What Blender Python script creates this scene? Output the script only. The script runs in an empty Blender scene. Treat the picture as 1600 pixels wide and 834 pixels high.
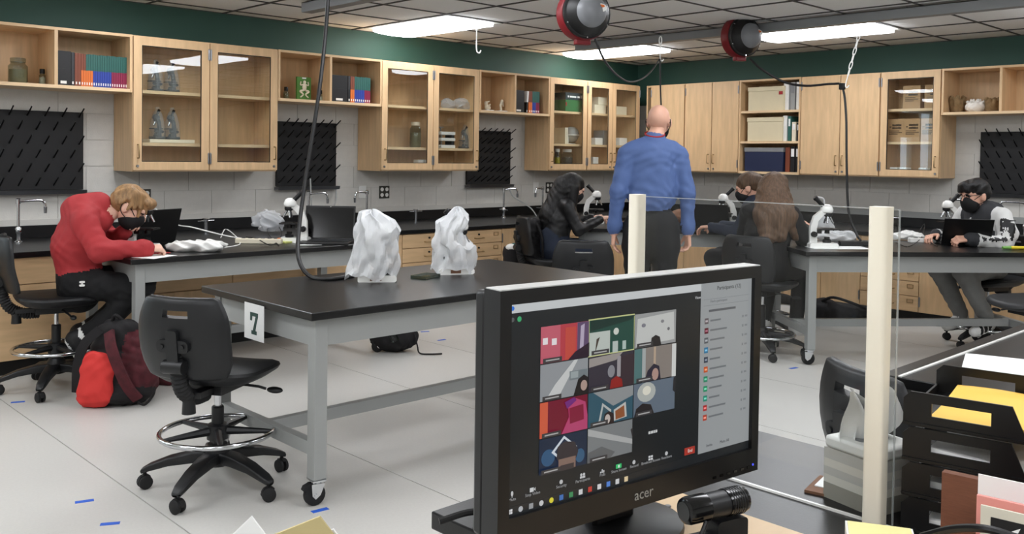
import bpy, bmesh, math, random
import numpy as np
from mathutils import Vector, Matrix
random.seed(7); np.random.seed(7)
PI = math.pi
SC = bpy.context.scene
COL = SC.collection
# ------------------------------------------------------------------ camera
CF, CPY = 1424.616, 279.556
CAM = np.array((-9.05884, -7.21078, 1.43127))
CR = np.array((0.72277541, -0.69094778, 0.01367016))
CU = np.array((0.00761778, 0.02774514, 0.999586))
CFW = np.array((0.69104101, 0.72237204, -0.02531699))
cam_data = bpy.data.cameras.new('camera'); cam = bpy.data.objects.new('camera', cam_data); COL.objects.link(cam)
cam_data.sensor_width = 36; cam_data.lens = CF / 1600 * 36
cam_data.shift_y = -(417 - CPY) / 1600
cam_data.clip_start = .05
cam.matrix_world = Matrix(((CR[0], CU[0], -CFW[0], CAM[0]), (CR[1], CU[1], -CFW[1], CAM[1]), (CR[2], CU[2], -CFW[2], CAM[2]), (0, 0, 0, 1)))
SC.camera = cam
# ------------------------------------------------------------------ world, exposure
w = bpy.data.worlds.new('world'); SC.world = w; w.use_nodes = True
bg = w.node_tree.nodes['Background']; bg.inputs[0].default_value = (.75, .87, 1, 1); bg.inputs[1].default_value = 7.0
vs = SC.view_settings
vs.view_transform = 'Standard'; vs.look = 'None'; vs.gamma = 1; vs.use_curve_mapping = False
vs.exposure = 0.0
LAMP = 13.0          # emission strength of the ceiling light lenses
# pixel -> world helpers (a direction met with a plane of the room)
def ray(u, v): return CFW + CR * (u - 800) / CF - CU * (v - CPY) / CF
def hz(u, v, z): d = ray(u, v); return Vector(CAM + d * (z - CAM[2]) / d[2])
def hx(u, v, x): d = ray(u, v); return Vector(CAM + d * (x - CAM[0]) / d[0])
def hy(u, v, y): d = ray(u, v); return Vector(CAM + d * (y - CAM[1]) / d[1])
def hd(u, v, t): return Vector(CAM + ray(u, v) * t)
# ------------------------------------------------------------------ room measures (metres)
ZC = 2.585; ZT = 2.287; Z0 = 1.276; ZB = .877; HC = .784; DU = .387; DC = .956; H = .80; ZOPEN = 1.862
# ------------------------------------------------------------------ materials
def lin(c):
    return tuple((x / 12.92 if x <= .04045 else ((x + .055) / 1.055) ** 2.4) for x in (c[0] / 255, c[1] / 255, c[2] / 255)) + (1,)
MATS = {}
def mat(name, c, rough=.5, metal=0, spec=.5, var=0, vscale=8, bump=0, bscale=60, emit=0, alpha=1, trans=0, coat=0, stretch=None, ecol=None, ior=1.45):
    if name in MATS: return MATS[name]
    m = bpy.data.materials.new(name); m.use_nodes = True; nt = m.node_tree; b = nt.nodes['Principled BSDF']
    col = lin(c)
    b.inputs['Base Color'].default_value = col; b.inputs['Roughness'].default_value = rough; b.inputs['Metallic'].default_value = metal
    b.inputs['Specular IOR Level'].default_value = spec; b.inputs['IOR'].default_value = ior
    if coat: b.inputs['Coat Weight'].default_value = coat; b.inputs['Coat Roughness'].default_value = .1
    if trans: b.inputs['Transmission Weight'].default_value = trans
    if alpha < 1: b.inputs['Alpha'].default_value = alpha
    if emit:
        b.inputs['Emission Color'].default_value = lin(ecol or c); b.inputs['Emission Strength'].default_value = emit
    tc = nt.nodes.new('ShaderNodeTexCoord'); src = tc.outputs['Object']
    if stretch:
        mp = nt.nodes.new('ShaderNodeMapping'); mp.inputs['Scale'].default_value = stretch; nt.links.new(src, mp.inputs[0]); src = mp.outputs[0]
    if var:
        n = nt.nodes.new('ShaderNodeTexNoise'); n.inputs['Scale'].default_value = vscale; n.inputs['Detail'].default_value = 5
        nt.links.new(src, n.inputs['Vector'])
        r = nt.nodes.new('ShaderNodeValToRGB'); r.color_ramp.elements[0].position = .3; r.color_ramp.elements[1].position = .72
        r.color_ramp.elements[0].color = tuple(x * (1 - var) for x in col[:3]) + (1,)
        r.color_ramp.elements[1].color = tuple(min(1, x * (1 + var)) for x in col[:3]) + (1,)
        nt.links.new(n.outputs[0], r.inputs[0]); nt.links.new(r.outputs[0], b.inputs['Base Color'])
    if bump:
        n2 = nt.nodes.new('ShaderNodeTexNoise'); n2.inputs['Scale'].default_value = bscale; n2.inputs['Detail'].default_value = 3
        nt.links.new(src, n2.inputs['Vector'])
        bp = nt.nodes.new('ShaderNodeBump'); bp.inputs['Strength'].default_value = bump; bp.inputs['Distance'].default_value = .01
        nt.links.new(n2.outputs[0], bp.inputs['Height']); nt.links.new(bp.outputs[0], b.inputs['Normal'])
    MATS[name] = m; return m
M = {}
def D(k, *a, **kw): M[k] = mat(k, *a, **kw)
D('maple', (214, 180, 138), .42, var=.1, vscale=5, stretch=(6, 6, .7), bump=.03, bscale=30)
D('maple_h', (214, 180, 138), .42, var=.1, vscale=5, stretch=(.7, 6, 6), bump=.03, bscale=30)
D('maple_pale', (226, 196, 156), .4, var=.06, vscale=5, stretch=(.7, 6, 6))
D('epoxy', (16, 16, 17), .3, spec=.5, var=.25, vscale=30, bump=.02, bscale=200)
D('epoxy_wall', (14, 14, 15), .35)
D('toe', (18, 18, 18), .6)
D('gray_paint', (152, 154, 152), .45, spec=.4)
D('gray_dark', (128, 130, 132), .45)
D('block', (208, 206, 200), .65, var=.03, vscale=20, bump=.12, bscale=120)
D('mortar', (192, 190, 184), .8)
D('green', (42, 76, 66), .6, var=.05, vscale=4)
D('wall_paint', (205, 203, 197), .7)
D('floor', (198, 196, 191), .38, var=.03, vscale=90, spec=.45)
D('floor_seam', (70, 68, 66), .6)
D('ctile', (240, 240, 238), .9, var=.06, vscale=160, bump=.1, bscale=250)
D('tbar', (66, 64, 62), .6)
D('lens', (255, 255, 255), .5, emit=LAMP, ecol=(248, 250, 255))
D('white', (232, 232, 228), .45)
D('white_gloss', (238, 238, 234), .22)
D('cream', (226, 218, 196), .6)
D('black', (13, 13, 14), .45)
D('black_gloss', (10, 10, 11), .15)
D('black_rubber', (24, 24, 25), .7)
D('vinyl', (24, 25, 27), .5, bump=.05, bscale=150)
D('plastic', (20, 21, 23), .42, bump=.02, bscale=200)
D('chrome', (205, 207, 210), .12, metal=1)
D('steel', (150, 152, 155), .3, metal=1)
D('brass', (165, 140, 100), .35, metal=1)
def pane(name, tint, refl=1.0):
    m = bpy.data.materials.new(name); m.use_nodes = True; nt = m.node_tree; nt.nodes.clear()
    out = nt.nodes.new('ShaderNodeOutputMaterial'); mx = nt.nodes.new('ShaderNodeMixShader'); tr = nt.nodes.new('ShaderNodeBsdfTransparent'); gl = nt.nodes.new('ShaderNodeBsdfGlossy')
    fr = nt.nodes.new('ShaderNodeLayerWeight'); fr.inputs[0].default_value = .5; pw = nt.nodes.new('ShaderNodeMath'); pw.operation = 'POWER'; pw.inputs[1].default_value = 5
    mu = nt.nodes.new('ShaderNodeMath'); mu.operation = 'MULTIPLY_ADD'; mu.inputs[1].default_value = .96 * refl; mu.inputs[2].default_value = .04 * refl; nt.links.new(fr.outputs['Facing'], pw.inputs[0])
    tr.inputs[0].default_value = lin(tint); gl.inputs['Roughness'].default_value = .01
    nt.links.new(pw.outputs[0], mu.inputs[0]); nt.links.new(mu.outputs[0], mx.inputs[0]); nt.links.new(tr.outputs[0], mx.inputs[1]); nt.links.new(gl.outputs[0], mx.inputs[2]); nt.links.new(mx.outputs[0], out.inputs[0])
    M[name] = m; MATS[name] = m
pane('glass', (250, 252, 251)); pane('acrylic', (252, 253, 253), .45); pane('clear', (212, 220, 216), 1.3)
D('acrylic_edge', (200, 206, 206), .3, alpha=.4)
D('post', (250, 243, 224), .45)
D('skin', (222, 172, 148), .5, var=.05, vscale=14)
D('skin_pale', (226, 182, 160), .5, var=.05, vscale=14)
D('mask', (16, 16, 18), .75)
D('pegboard', (20, 20, 22), .55)
D('red', (166, 46, 50), .75, var=.08, vscale=9, bump=.2, bscale=35)
D('blue', (40, 92, 196), .6)
D('paper', (240, 240, 238), .7)
D('yellow_paper', (248, 196, 84), .7)
D('manila', (196, 180, 130), .7)
D('orange', (214, 110, 44), .5)
D('tealb', (38, 92, 84), .5)
D('navyb', (40, 62, 150), .45)
D('maroonb', (132, 30, 66), .45)
D('brownb', (120, 84, 62), .7, var=.1, vscale=20)
D('film', (236, 238, 240), .25, alpha=.66, var=.03, vscale=14, bump=.35, bscale=22)
D('film_thin', (230, 233, 236), .2, alpha=.45, bump=.3, bscale=25)
D('liquid', (150, 140, 110), .2, alpha=.8)
D('bone', (226, 216, 192), .6, var=.08, vscale=30)
D('grille', (40, 42, 44), .6)
# ------------------------------------------------------------------ mesh builder
class MB:
    def __init__(s): s.v = []; s.f = []; s.m = []
    def add(s, v, f, mi=0):
        o = len(s.v); s.v += [tuple(map(float, p)) for p in v]; s.f += [tuple(i + o for i in q) for q in f]; s.m += [mi] * len(f); return s
    def box(s, x0, x1, y0, y1, z0, z1, mi=0):
        return s.add([(x0, y0, z0), (x1, y0, z0), (x1, y1, z0), (x0, y1, z0), (x0, y0, z1), (x1, y0, z1), (x1, y1, z1), (x0, y1, z1)],
                     [(3, 2, 1, 0), (4, 5, 6, 7), (0, 1, 5, 4), (1, 2, 6, 5), (2, 3, 7, 6), (3, 0, 4, 7)], mi)
    def cbox(s, c, d, mi=0, rz=0):
        x, y, z = [k / 2 for k in d]; n = len(s.v); s.box(-x, x, -y, y, -z, z, mi)
        ca, sa = math.cos(rz), math.sin(rz)
        for i in range(n, len(s.v)):
            p = s.v[i]; s.v[i] = (p[0] * ca - p[1] * sa + c[0], p[0] * sa + p[1] * ca + c[1], p[2] + c[2])
        return s
    def prism(s, poly, a0, a1, ax='y', mi=0):
        n = len(poly)
        def P(p, a): return {'x': (a, p[0], p[1]), 'y': (p[0], a, p[1]), 'z': (p[0], p[1], a)}[ax]
        v = [P(p, a0) for p in poly] + [P(p, a1) for p in poly]
        f = [tuple(range(n)), tuple(range(2 * n - 1, n - 1, -1))] + [((i + 1) % n, i, n + i, n + (i + 1) % n) for i in range(n)]
        return s.add(v, f, mi)
    def cyl(s, p0, p1, r0, r1=None, n=14, mi=0, caps=True):
        r1 = r0 if r1 is None else r1
        return s.tube([p0, p1], [r0, r1], n, mi, caps)
    def tube(s, pts, r, n=10, mi=0, caps=True, closed=False):
        P = [Vector(p) for p in pts]; k = len(P); rs = r if isinstance(r, (list, tuple)) else [r] * k
        T = []
        for i in range(k):
            a = P[(i - 1) % k] if (closed or i > 0) else P[i]; b = P[(i + 1) % k] if (closed or i < k - 1) else P[i]
            t = (b - a); T.append(t.normalized() if t.length > 1e-9 else Vector((0, 0, 1)))
        up = Vector((0, 0, 1)) if abs(T[0].z) < .9 else Vector((1, 0, 0))
        nx = T[0].cross(up).normalized(); v = []
        for i in range(k):
            nx = (nx - T[i] * nx.dot(T[i]));
            nx = nx.normalized() if nx.length > 1e-6 else T[i].orthogonal().normalized()
            ny = T[i].cross(nx)
            v += [P[i] + (nx * math.cos(2 * PI * j / n) + ny * math.sin(2 * PI * j / n)) * rs[i] for j in range(n)]
        f = []
        for i in range(k if closed else k - 1):
            a = i * n; b = ((i + 1) % k) * n
            f += [(a + j, a + (j + 1) % n, b + (j + 1) % n, b + j) for j in range(n)]
        if caps and not closed: f += [tuple(range(n - 1, -1, -1)), tuple((k - 1) * n + j for j in range(n))]
        return s.add(v, f, mi)
    def lathe(s, prof, c=(0, 0, 0), n=20, mi=0, sx=1, sy=1):
        v = []; f = []
        for r, z in prof: v += [(c[0] + r * sx * math.cos(2 * PI * j / n), c[1] + r * sy * math.sin(2 * PI * j / n), c[2] + z) for j in range(n)]
        for i in range(len(prof) - 1):
            f += [(i * n + j, i * n + (j + 1) % n, (i + 1) * n + (j + 1) % n, (i + 1) * n + j) for j in range(n)]
        f += [tuple(range(n - 1, -1, -1)), tuple((len(prof) - 1) * n + j for j in range(n))]
        return s.add(v, f, mi)
    def loft(s, rings, mi=0, caps=True):
        n = len(rings[0]); v = [p for r in rings for p in r]; f = []
        for i in range(len(rings) - 1):
            f += [(i * n + j, i * n + (j + 1) % n, (i + 1) * n + (j + 1) % n, (i + 1) * n + j) for j in range(n)]
        if caps: f += [tuple(range(n - 1, -1, -1)), tuple((len(rings) - 1) * n + j for j in range(n))]
        return s.add(v, f, mi)
    def grid(s, fn, nu, nv, mi=0):
        v = [fn(i / nu, j / nv) for j in range(nv + 1) for i in range(nu + 1)]
        return s.add(v, [(j * (nu + 1) + i, j * (nu + 1) + i + 1, (j + 1) * (nu + 1) + i + 1, (j + 1) * (nu + 1) + i) for j in range(nv) for i in range(nu)], mi)
    def ell(s, c, r, n=16, k=10, mi=0):
        pr = [(max(math.sin(PI * i / k), .001), -math.cos(PI * i / k)) for i in range(k + 1)]
        o = len(s.v); s.lathe(pr, (0, 0, 0), n, mi)
        for i in range(o, len(s.v)): p = s.v[i]; s.v[i] = (p[0] * r[0] + c[0], p[1] * r[1] + c[1], p[2] * r[2] + c[2])
        return s
    def xf(s, fn, start=0):
        for i in range(start, len(s.v)): s.v[i] = tuple(fn(Vector(s.v[i])))
        return s
    def mesh(s, name, mats, smooth=True, ang=38):
        me = bpy.data.meshes.new(name); me.from_pydata(s.v, [], s.f)
        if not isinstance(mats, (list, tuple)): mats = [mats]
        for m in mats: me.materials.append(m)
        if len(mats) > 1: me.polygons.foreach_set('material_index', s.m)
        bm = bmesh.new(); bm.from_mesh(me); bmesh.ops.recalc_face_normals(bm, faces=bm.faces); bm.to_mesh(me); bm.free()
        if smooth:
            me.polygons.foreach_set('use_smooth', [True] * len(me.polygons)); me.set_sharp_from_angle(angle=math.radians(ang))
        me.update(); return me
    def build(s, name, m, parent=None, loc=None, rot=None, bev=0, smooth=True, ang=38, seg=2):
        mats = [M[k] if isinstance(k, str) else k for k in (m if isinstance(m, (list, tuple)) else [m])]
        return link(name, s.mesh(name, mats, smooth, ang), parent, loc, rot, bev, seg)
def link(name, me, parent=None, loc=None, rot=None, bev=0, seg=2):
    o = bpy.data.objects.new(name, me); COL.objects.link(o)
    if parent: o.parent = parent
    if loc is not None: o.location = loc
    if rot is not None: o.rotation_euler = rot
    if bev:
        b = o.modifiers.new('bevel', 'BEVEL'); b.width = bev; b.segments = seg; b.limit_method = 'ANGLE'; b.angle_limit = math.radians(40)
    return o
def tag(o, label=None, cat=None, group=None, kind=None):
    if label: o['label'] = label
    if cat: o['category'] = cat
    if group: o['group'] = group
    if kind: o['kind'] = kind
    return o
def thing(name, label, cat, loc=(0, 0, 0), rz=0, group=None):
    o = bpy.data.objects.new(name, None); COL.objects.link(o); o.empty_display_size = .05
    o.location = loc; o.rotation_euler = (0, 0, rz); return tag(o, label, cat, group)
KIDS = {}
def copy_tree(o, parent=None):
    c = o.copy(); COL.objects.link(c); c.parent = parent
    for ch in list(o.children): copy_tree(ch, c)
    return c
def B(*a): return MB().box(*a)
def text_mesh(txt, size, m, name='lettering', parent=None, loc=None, rot=None, ext=.0004, align='LEFT'):
    cu = bpy.data.curves.new('t', 'FONT'); cu.body = txt; cu.size = size; cu.extrude = ext; cu.align_x = align; cu.resolution_u = 2
    ob = bpy.data.objects.new('t', cu); COL.objects.link(ob)
    dg = bpy.context.evaluated_depsgraph_get(); me = bpy.data.meshes.new_from_object(ob.evaluated_get(dg))
    bpy.data.objects.remove(ob); bpy.data.curves.remove(cu)
    me.materials.clear(); me.materials.append(M[m] if isinstance(m, str) else m)
    return link(name, me, parent, loc, rot)
def bez(pts, n=8):
    """smooth curve through points (catmull-rom)"""
    P = [Vector(p) for p in pts]; P = [P[0] * 2 - P[1]] + P + [P[-1] * 2 - P[-2]]; out = []
    for i in range(1, len(P) - 2):
        a, b, c, d = P[i - 1:i + 3]
        for k in range(n):
            t = k / n; out.append(.5 * ((2 * b) + (c - a) * t + (2 * a - 5 * b + 4 * c - d) * t * t + (3 * b - a - 3 * c + d) * t ** 3))
    out.append(P[-2]); return out
def struct(o): o['kind'] = 'structure'; return o
def rrect(w, h, r, n=5):
    out = []
    for cx, cy, a0 in ((w / 2 - r, h / 2 - r, 0), (-w / 2 + r, h / 2 - r, 90), (-w / 2 + r, -h / 2 + r, 180), (w / 2 - r, -h / 2 + r, 270)):
        for i in range(n + 1):
            a = math.radians(a0 + 90 * i / n); out.append((cx + r * math.cos(a), cy + r * math.sin(a)))
    return out
# ------------------------------------------------------------------ room shell
XW, YW = -12.6, -10.2
fl = struct(B(XW, .05, YW, .05, -.06, -.012).build('floor', 'floor_seam'))
seams = [-8.15 * .93 + 1.03 * .93 * k for k in range(-5, 9)]
xs = [XW] + [x for x in seams if XW < x < -.05] + [0]
for a, b in zip(xs[:-1], xs[1:]): B(a + .0025, b - .0025, YW, .02, -.012, 0).build('floor_sheet', 'floor', fl)
cl = struct(B(XW, 0, YW, 0, ZC + .03, ZC + .1).build('ceiling', 'tbar'))
gx = [-.428 - .638 * k for k in range(0, 19)]; gy = [-.79 + .6 - .6 * k for k in range(0, 17)]
LIGHTS = [(6, 1), (2, 1), (2, 5), (10, 2), (6, 7), (10, 6), (14, 5), (6, 10), (2, 9), (10, 10), (14, 9), (10, 14), (6, 14), (14, 1), (14, 13), (17, 5), (17, 9), (17, 13)]   # cell index of each troffer (2 cells long in y); last ones unseen, added to brighten the foreground
lc = set()
for i, j in LIGHTS: lc |= {(i, j), (i, j + 1)}
X = [0] + gx; Y = [0] + gy
tile_me = {}
for i in range(len(X) - 1):
    for j in range(len(Y) - 1):
        if (i, j) in lc: continue
        wx, wy = X[i] - X[i + 1], Y[j] - Y[j + 1]
        key = (round(wx, 3), round(wy, 3))
        if key not in tile_me:
            tile_me[key] = MB().box(-wx / 2 + .007, wx / 2 - .007, -wy / 2 + .007, wy / 2 - .007, 0, .012).mesh('ceiling_tile', [M['ctile']], False)
        link('ceiling_tile', tile_me[key], cl, ((X[i] + X[i + 1]) / 2, (Y[j] + Y[j + 1]) / 2, ZC + .006))
g = MB()
for x in X: g.box(x - .008, x + .008, YW, 0, ZC - .002, ZC + .02)
for y in Y: g.box(XW, 0, y - .008, y + .008, ZC - .001, ZC + .02)
g.build('grid_bars', 'tbar', cl, smooth=False)
for n, (i, j) in enumerate(LIGHTS):
    x0, x1 = X[i + 1], X[i]; y0, y1 = Y[j + 2], Y[j]
    vis = n < 3
    lab = ['lit white recessed ceiling light above the wall with the books, away from the room corner', 'lit white recessed ceiling light nearest the room corner, partly behind the long grey rail',
           'lit white recessed ceiling light above the wall cabinet of cardboard boxes'][n] if vis else 'unseen lit white recessed ceiling light over the front of the room'
    t = thing('ceiling_light', lab, 'light', ((x0 + x1) / 2, (y0 + y1) / 2, ZC), 0, 'recessed ceiling lights')
    a, b = (x1 - x0) / 2 - .012, (y1 - y0) / 2 - .012
    fr = MB()
    fr.box(-a, -a + .05, -b, b, -.004, .03).box(a - .05, a, -b, b, -.004, .03).box(-a + .05, a - .05, -b, -b + .05, -.004, .03).box(-a + .05, a - .05, b - .05, b, -.004, .03)
    fr.build('frame', 'white', t, smooth=False)
    pr = [(-a + .05, .0), (-a + .055, -.03), (-a * .62, -.042), (-a * .3, -.048), (0, -.05), (a * .3, -.048), (a * .62, -.042), (a - .055, -.03), (a - .05, 0), (a - .05, .02), (-a + .05, .02)]
    MB().prism(pr, -b + .05, b - .05, 'y').build('lens', 'lens', t)
# walls
WZ0, WZ1 = 1.0, 2.4; WIN = [(-9.04, -8.5), (-10.05, -9.4), (-11.3, -10.6)]
m_ = MB(); xe = [0] + [e for a, b in WIN for e in (b, a)] + [XW]
for k in range(0, len(xe), 2): m_.box(xe[k + 1], xe[k], .006, .12, 0, ZC + .1)
for a, b in WIN: m_.box(a, b, .006, .12, 0, WZ0).box(a, b, .006, .12, WZ1, ZC + .1)
wl = struct(m_.build('wall_left', 'mortar', smooth=False))
for k, (a, b) in enumerate(WIN):
    wn = struct(MB().box(a, a + .04, .02, .1, WZ0, WZ1).box(b - .04, b, .02, .1, WZ0, WZ1).box(a + .04, b - .04, .02, .1, WZ0, WZ0 + .04).box(a + .04, b - .04, .02, .1, WZ1 - .04, WZ1).build('window_%d' % (k + 1), 'white', smooth=False))
    B(a + .04, b - .04, .056, .06, WZ0 + .04, WZ1 - .04).build('pane', 'glass', wn, smooth=False)
wr = struct(B(.006, .12, YW, .12, 0, ZC + .1).build('wall_right', 'mortar'))
struct(B(XW - .12, XW, YW, .12, 0, ZC + .1).build('wall_back', 'wall_paint'))
struct(B(XW - .12, .12, YW - .12, YW, 0, ZC + .1).build('wall_front', 'wall_paint'))
B(-8.46, 0, -.004, .014, 2.08, ZC + .03).build('green_band', 'green', wl)
B(-.004, .014, YW, 0, 2.08, ZC + .03).build('green_band', 'green', wr)
ch = .1985; zj = 1.112
bl_me = MB().box(-.1982, .1982, 0, .014, .0, ch - .0035).mesh('block', [M['block']], False)
bl_me2 = MB().box(0, .014, -.1982, .1982, .0, ch - .0035).mesh('block', [M['block']], False)
for r in range(-2, 5):
    z = zj + r * ch
    off = 0 if r % 2 else .2
    for k in range(22):
        x = -.2 + off - .4 * k - .02
        if x - .2 > -8.46 and x < -.1: link('block', bl_me, wl, (x, 0, z + .0018))
    for k in range(17):
        y = -.2 + off - .4 * k - .02
        if y > -7 and y < -.1: link('block', bl_me2, wr, (0, y, z + .0018))
struct(B(-.05, -.025, -.05, -.025, ZB + .05, 2.07).build('trim_3', 'green'))
# pale ledge strip above the splashbacks
struct(B(-8.6, -.02, -.022, -.001, ZB + .002, ZB + .045).build('trim_1', 'wall_paint'))
struct(B(-.03, -.001, -7.2, -.03, ZB + .002, ZB + .06).build('trim_2', 'gray_paint'))
# ------------------------------------------------------------------ casework helpers: local x runs along the wall, front faces local -y
RB = -PI / 2                      # rotation of everything on wall_right
def wallpos(side, s, z=0): return ((s, 0, z), 0) if side == 'A' else ((0, -s, z), RB)
handle_me = MB().tube([(0, 0, -.05), (0, -.028, -.05), (0, -.032, -.045), (0, -.032, .045), (0, -.028, .05), (0, 0, .05)], .0045, 8).mesh('handle', [M['brass']])
pull_me = MB().tube([(-.05, 0, 0), (-.05, -.026, 0), (-.045, -.03, 0), (.045, -.03, 0), (.05, -.026, 0), (.05, 0, 0)], .0045, 8).mesh('handle', [M['brass']])
lock_me = MB().cyl((0, 0, 0), (0, -.009, 0), .011, .0095, 14).cyl((0, -.009, 0), (0, -.0105, 0), .0035, .0035, 8).mesh('lock', [M['steel']])
hinge_me = MB().cyl((0, -.007, -.04), (0, -.007, .04), .007, .007, 10).cyl((0, -.007, .04), (0, -.007, .047), .004, .002, 8).cyl((0, -.007, -.047), (0, -.007, -.04), .002, .004, 8).mesh('hinge', [M['steel']])
label_me = (lambda b: (b.box(-.028, .028, -.004, 0, -.017, -.013).box(-.028, .028, -.004, 0, .013, .017).box(-.028, -.024, -.004, 0, -.013, .013).box(.024, .028, -.004, 0, -.013, .013)))(MB()).mesh('label_holder', [M['brass']], False)
knob_lock_me = MB().cyl((0, 0, 0), (0, -.012, 0), .009, .008, 12).mesh('lock', [M['black']])
def door(par, x0, x1, z0, z1, yf, kind, hinge, hside, lock=True, hz0=None):
    """yf: front plane of carcass; door sits in front. hside: side of the handle 'l'/'r'"""
    t = .02; f = .062; y0, y1 = yf - t, yf - .001
    if kind == 'glass':
        m = MB(); m.box(x0, x0 + f, y0, y1, z0, z1).box(x1 - f, x1, y0, y1, z0, z1)
        m.box(x0 + f, x1 - f, y0, y1, z0, z0 + f).box(x0 + f, x1 - f, y0, y1, z1 - f, z1)
        d = m.build('door', 'maple', par, smooth=False)
        B(x0 + f - .004, x1 - f + .004, (y0 + y1) / 2 - .002, (y0 + y1) / 2 + .002, z0 + f - .004, z1 - f + .004).build('glass_pane', 'glass', d, smooth=False)
        bd = MB()
        for a in ((x0 + f, x0 + f + .006, z0 + f, z1 - f), (x1 - f - .006, x1 - f, z0 + f, z1 - f), (x0 + f, x1 - f, z0 + f, z0 + f + .006), (x0 + f, x1 - f, z1 - f - .006, z1 - f)):
            bd.box(a[0], a[1], y0 + .004, y0 + .008, a[2], a[3])
        bd.build('glazing_bead', 'black', d, smooth=False)
    else:
        d = B(x0, x1, y0, y1, z0, z1).build('door', 'maple', par, smooth=False, bev=.002)
    hx_ = x0 + .03 if hside == 'l' else x1 - .03
    zz = z0 + .14 if hz0 is None else hz0
    link('handle', handle_me, d, (hx_, y0, zz))
    if lock: link('lock', lock_me, d, (hx_, y0, z0 + .03))
    xh = x0 + .0045 if hinge == 'l' else x1 - .0045
    for z in (z0 + .09, z1 - .09): link('hinge', hinge_me, d, (xh, y0 + .004, z))
    return d
def wall_unit(side, s0, s1, z0, z1, label, doors=(), shelves=(), dividers=(), fillers=(), shelf_mat='maple_pale'):
    """doors: (s0,s1,kind,hinge,handle side)"""
    loc, rz = wallpos(side, s0, z0)
    t = thing('wall_cabinet' if doors else 'open_wall_shelf', label, 'cabinet' if doors else 'shelf', loc, rz, 'wall cabinets above the counters')
    wd = s1 - s0; h = z1 - z0; th = .02; e = .0015
    yf = -DU + (.021 if doors else 0)
    B(e, th, yf, -.006, 0, h).build('side_panel', 'maple', t, smooth=False)
    B(wd - th, wd - e, yf, -.006, 0, h).build('side_panel', 'maple', t, smooth=False)
    B(th, wd - th, yf, -.006, h - th, h).build('top_panel', 'maple_h', t, smooth=False)
    B(th, wd - th, yf, -.006, 0, th + .004).build('bottom_panel', 'maple_pale', t, smooth=False)
    B(th, wd - th, -.016, -.007, th + .004, h - th).build('back_panel', 'maple', t, smooth=False)
    for z in shelves: B(th + .001, wd - th - .001, yf + (.03 if doors else .004), -.017, z - z0 - .012, z - z0 + .012).build('shelf', shelf_mat, t, smooth=False)
    for d in dividers: B(d - s0 - .011, d - s0 + .011, yf + .001, -.017, th + .004, h - th).build('divider', 'maple', t, smooth=False)
    for a, b, k, hg, hs in doors: door(t, a - s0 + .004, b - s0 - .004, .012, h - .008, yf, k, hg, hs)
    return t
# ---- wall_left (s = x)
A = dict(o0=(-8.35, -6.424), c1=(-6.42, -5.229), o1=(-5.229, -4.181), c2=(-4.181, -2.993), o2=(-2.993, -1.982), c3=(-1.982, -1.372), c4=(-1.372, -.43))
wall_unit('A', *A['o0'], ZOPEN, ZT, 'open maple wall shelf holding a glass jar and the longest row of textbooks', dividers=(-6.952, -7.7))
wall_unit('A', *A['c1'], Z0, ZT, 'two-door glass maple wall cabinet with bagged microscopes on its shelves', [(-6.42, -5.824, 'glass', 'r', 'l'), (-5.824, -5.229, 'glass', 'l', 'r')], (1.482, 1.876))
wall_unit('A', *A['o1'], ZOPEN, ZT, 'open maple wall shelf holding a green frog kit and textbooks', dividers=(-4.72,))
wall_unit('A', *A['c2'], Z0, ZT, 'two-door glass maple wall cabinet holding a lidded specimen jar', [(-4.181, -3.58, 'glass', 'r', 'l'), (-3.58, -2.993, 'glass', 'l', 'r')], (1.487, 1.876))
wall_unit('A', *A['o2'], ZOPEN, ZT, 'open maple wall shelf holding animal bones and leaning books', dividers=(-2.495,))
wall_unit('A', *A['c3'], Z0, ZT, 'single glass-door maple wall cabinet holding a white globe model', [(-1.978, -1.376, 'glass', 'r', 'l')], (1.56, 1.92))
wall_unit('A', *A['c4'], Z0, ZT, 'two-door glass maple wall cabinet in the room corner', [(-1.368, -.936, 'glass', 'l', 'r'), (-.936, -.434, 'glass', 'r', 'l')], (1.56, 1.92))
# ---- wall_right (s = -y)
wall_unit('B', .43, .996, Z0, ZT, 'plain-door maple wall cabinet beside the room corner', [(.508, .992, 'plain', 'l', 'l')])
wall_unit('B', 1.0, 1.712, Z0, ZT, 'two plain-door maple wall cabinet beside the shelves of document boxes', [(1.0, 1.364, 'plain', 'l', 'r'), (1.364, 1.712, 'plain', 'r', 'l')])
wall_unit('B', 1.714, 2.444, Z0, ZT, 'open three-tier maple wall cabinet holding document boxes and binders', (), (1.613, 1.94))
wall_unit('B', 2.446, 3.278, Z0, ZT, 'two plain-door maple wall cabinet beside the glass door with cardboard boxes', [(2.446, 2.875, 'plain', 'l', 'r'), (2.875, 3.278, 'plain', 'r', 'l')])
wall_unit('B', 3.28, 3.852, Z0, ZT, 'single glass-door maple wall cabinet stacked with lettered cardboard boxes', [(3.284, 3.848, 'glass', 'l', 'r')], (1.605, 1.92))
wall_unit('B', 3.854, 5.6, ZOPEN, ZT, 'open maple wall shelf holding brown sponges and a white coral', (), (), (4.36, 5.1))
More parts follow.
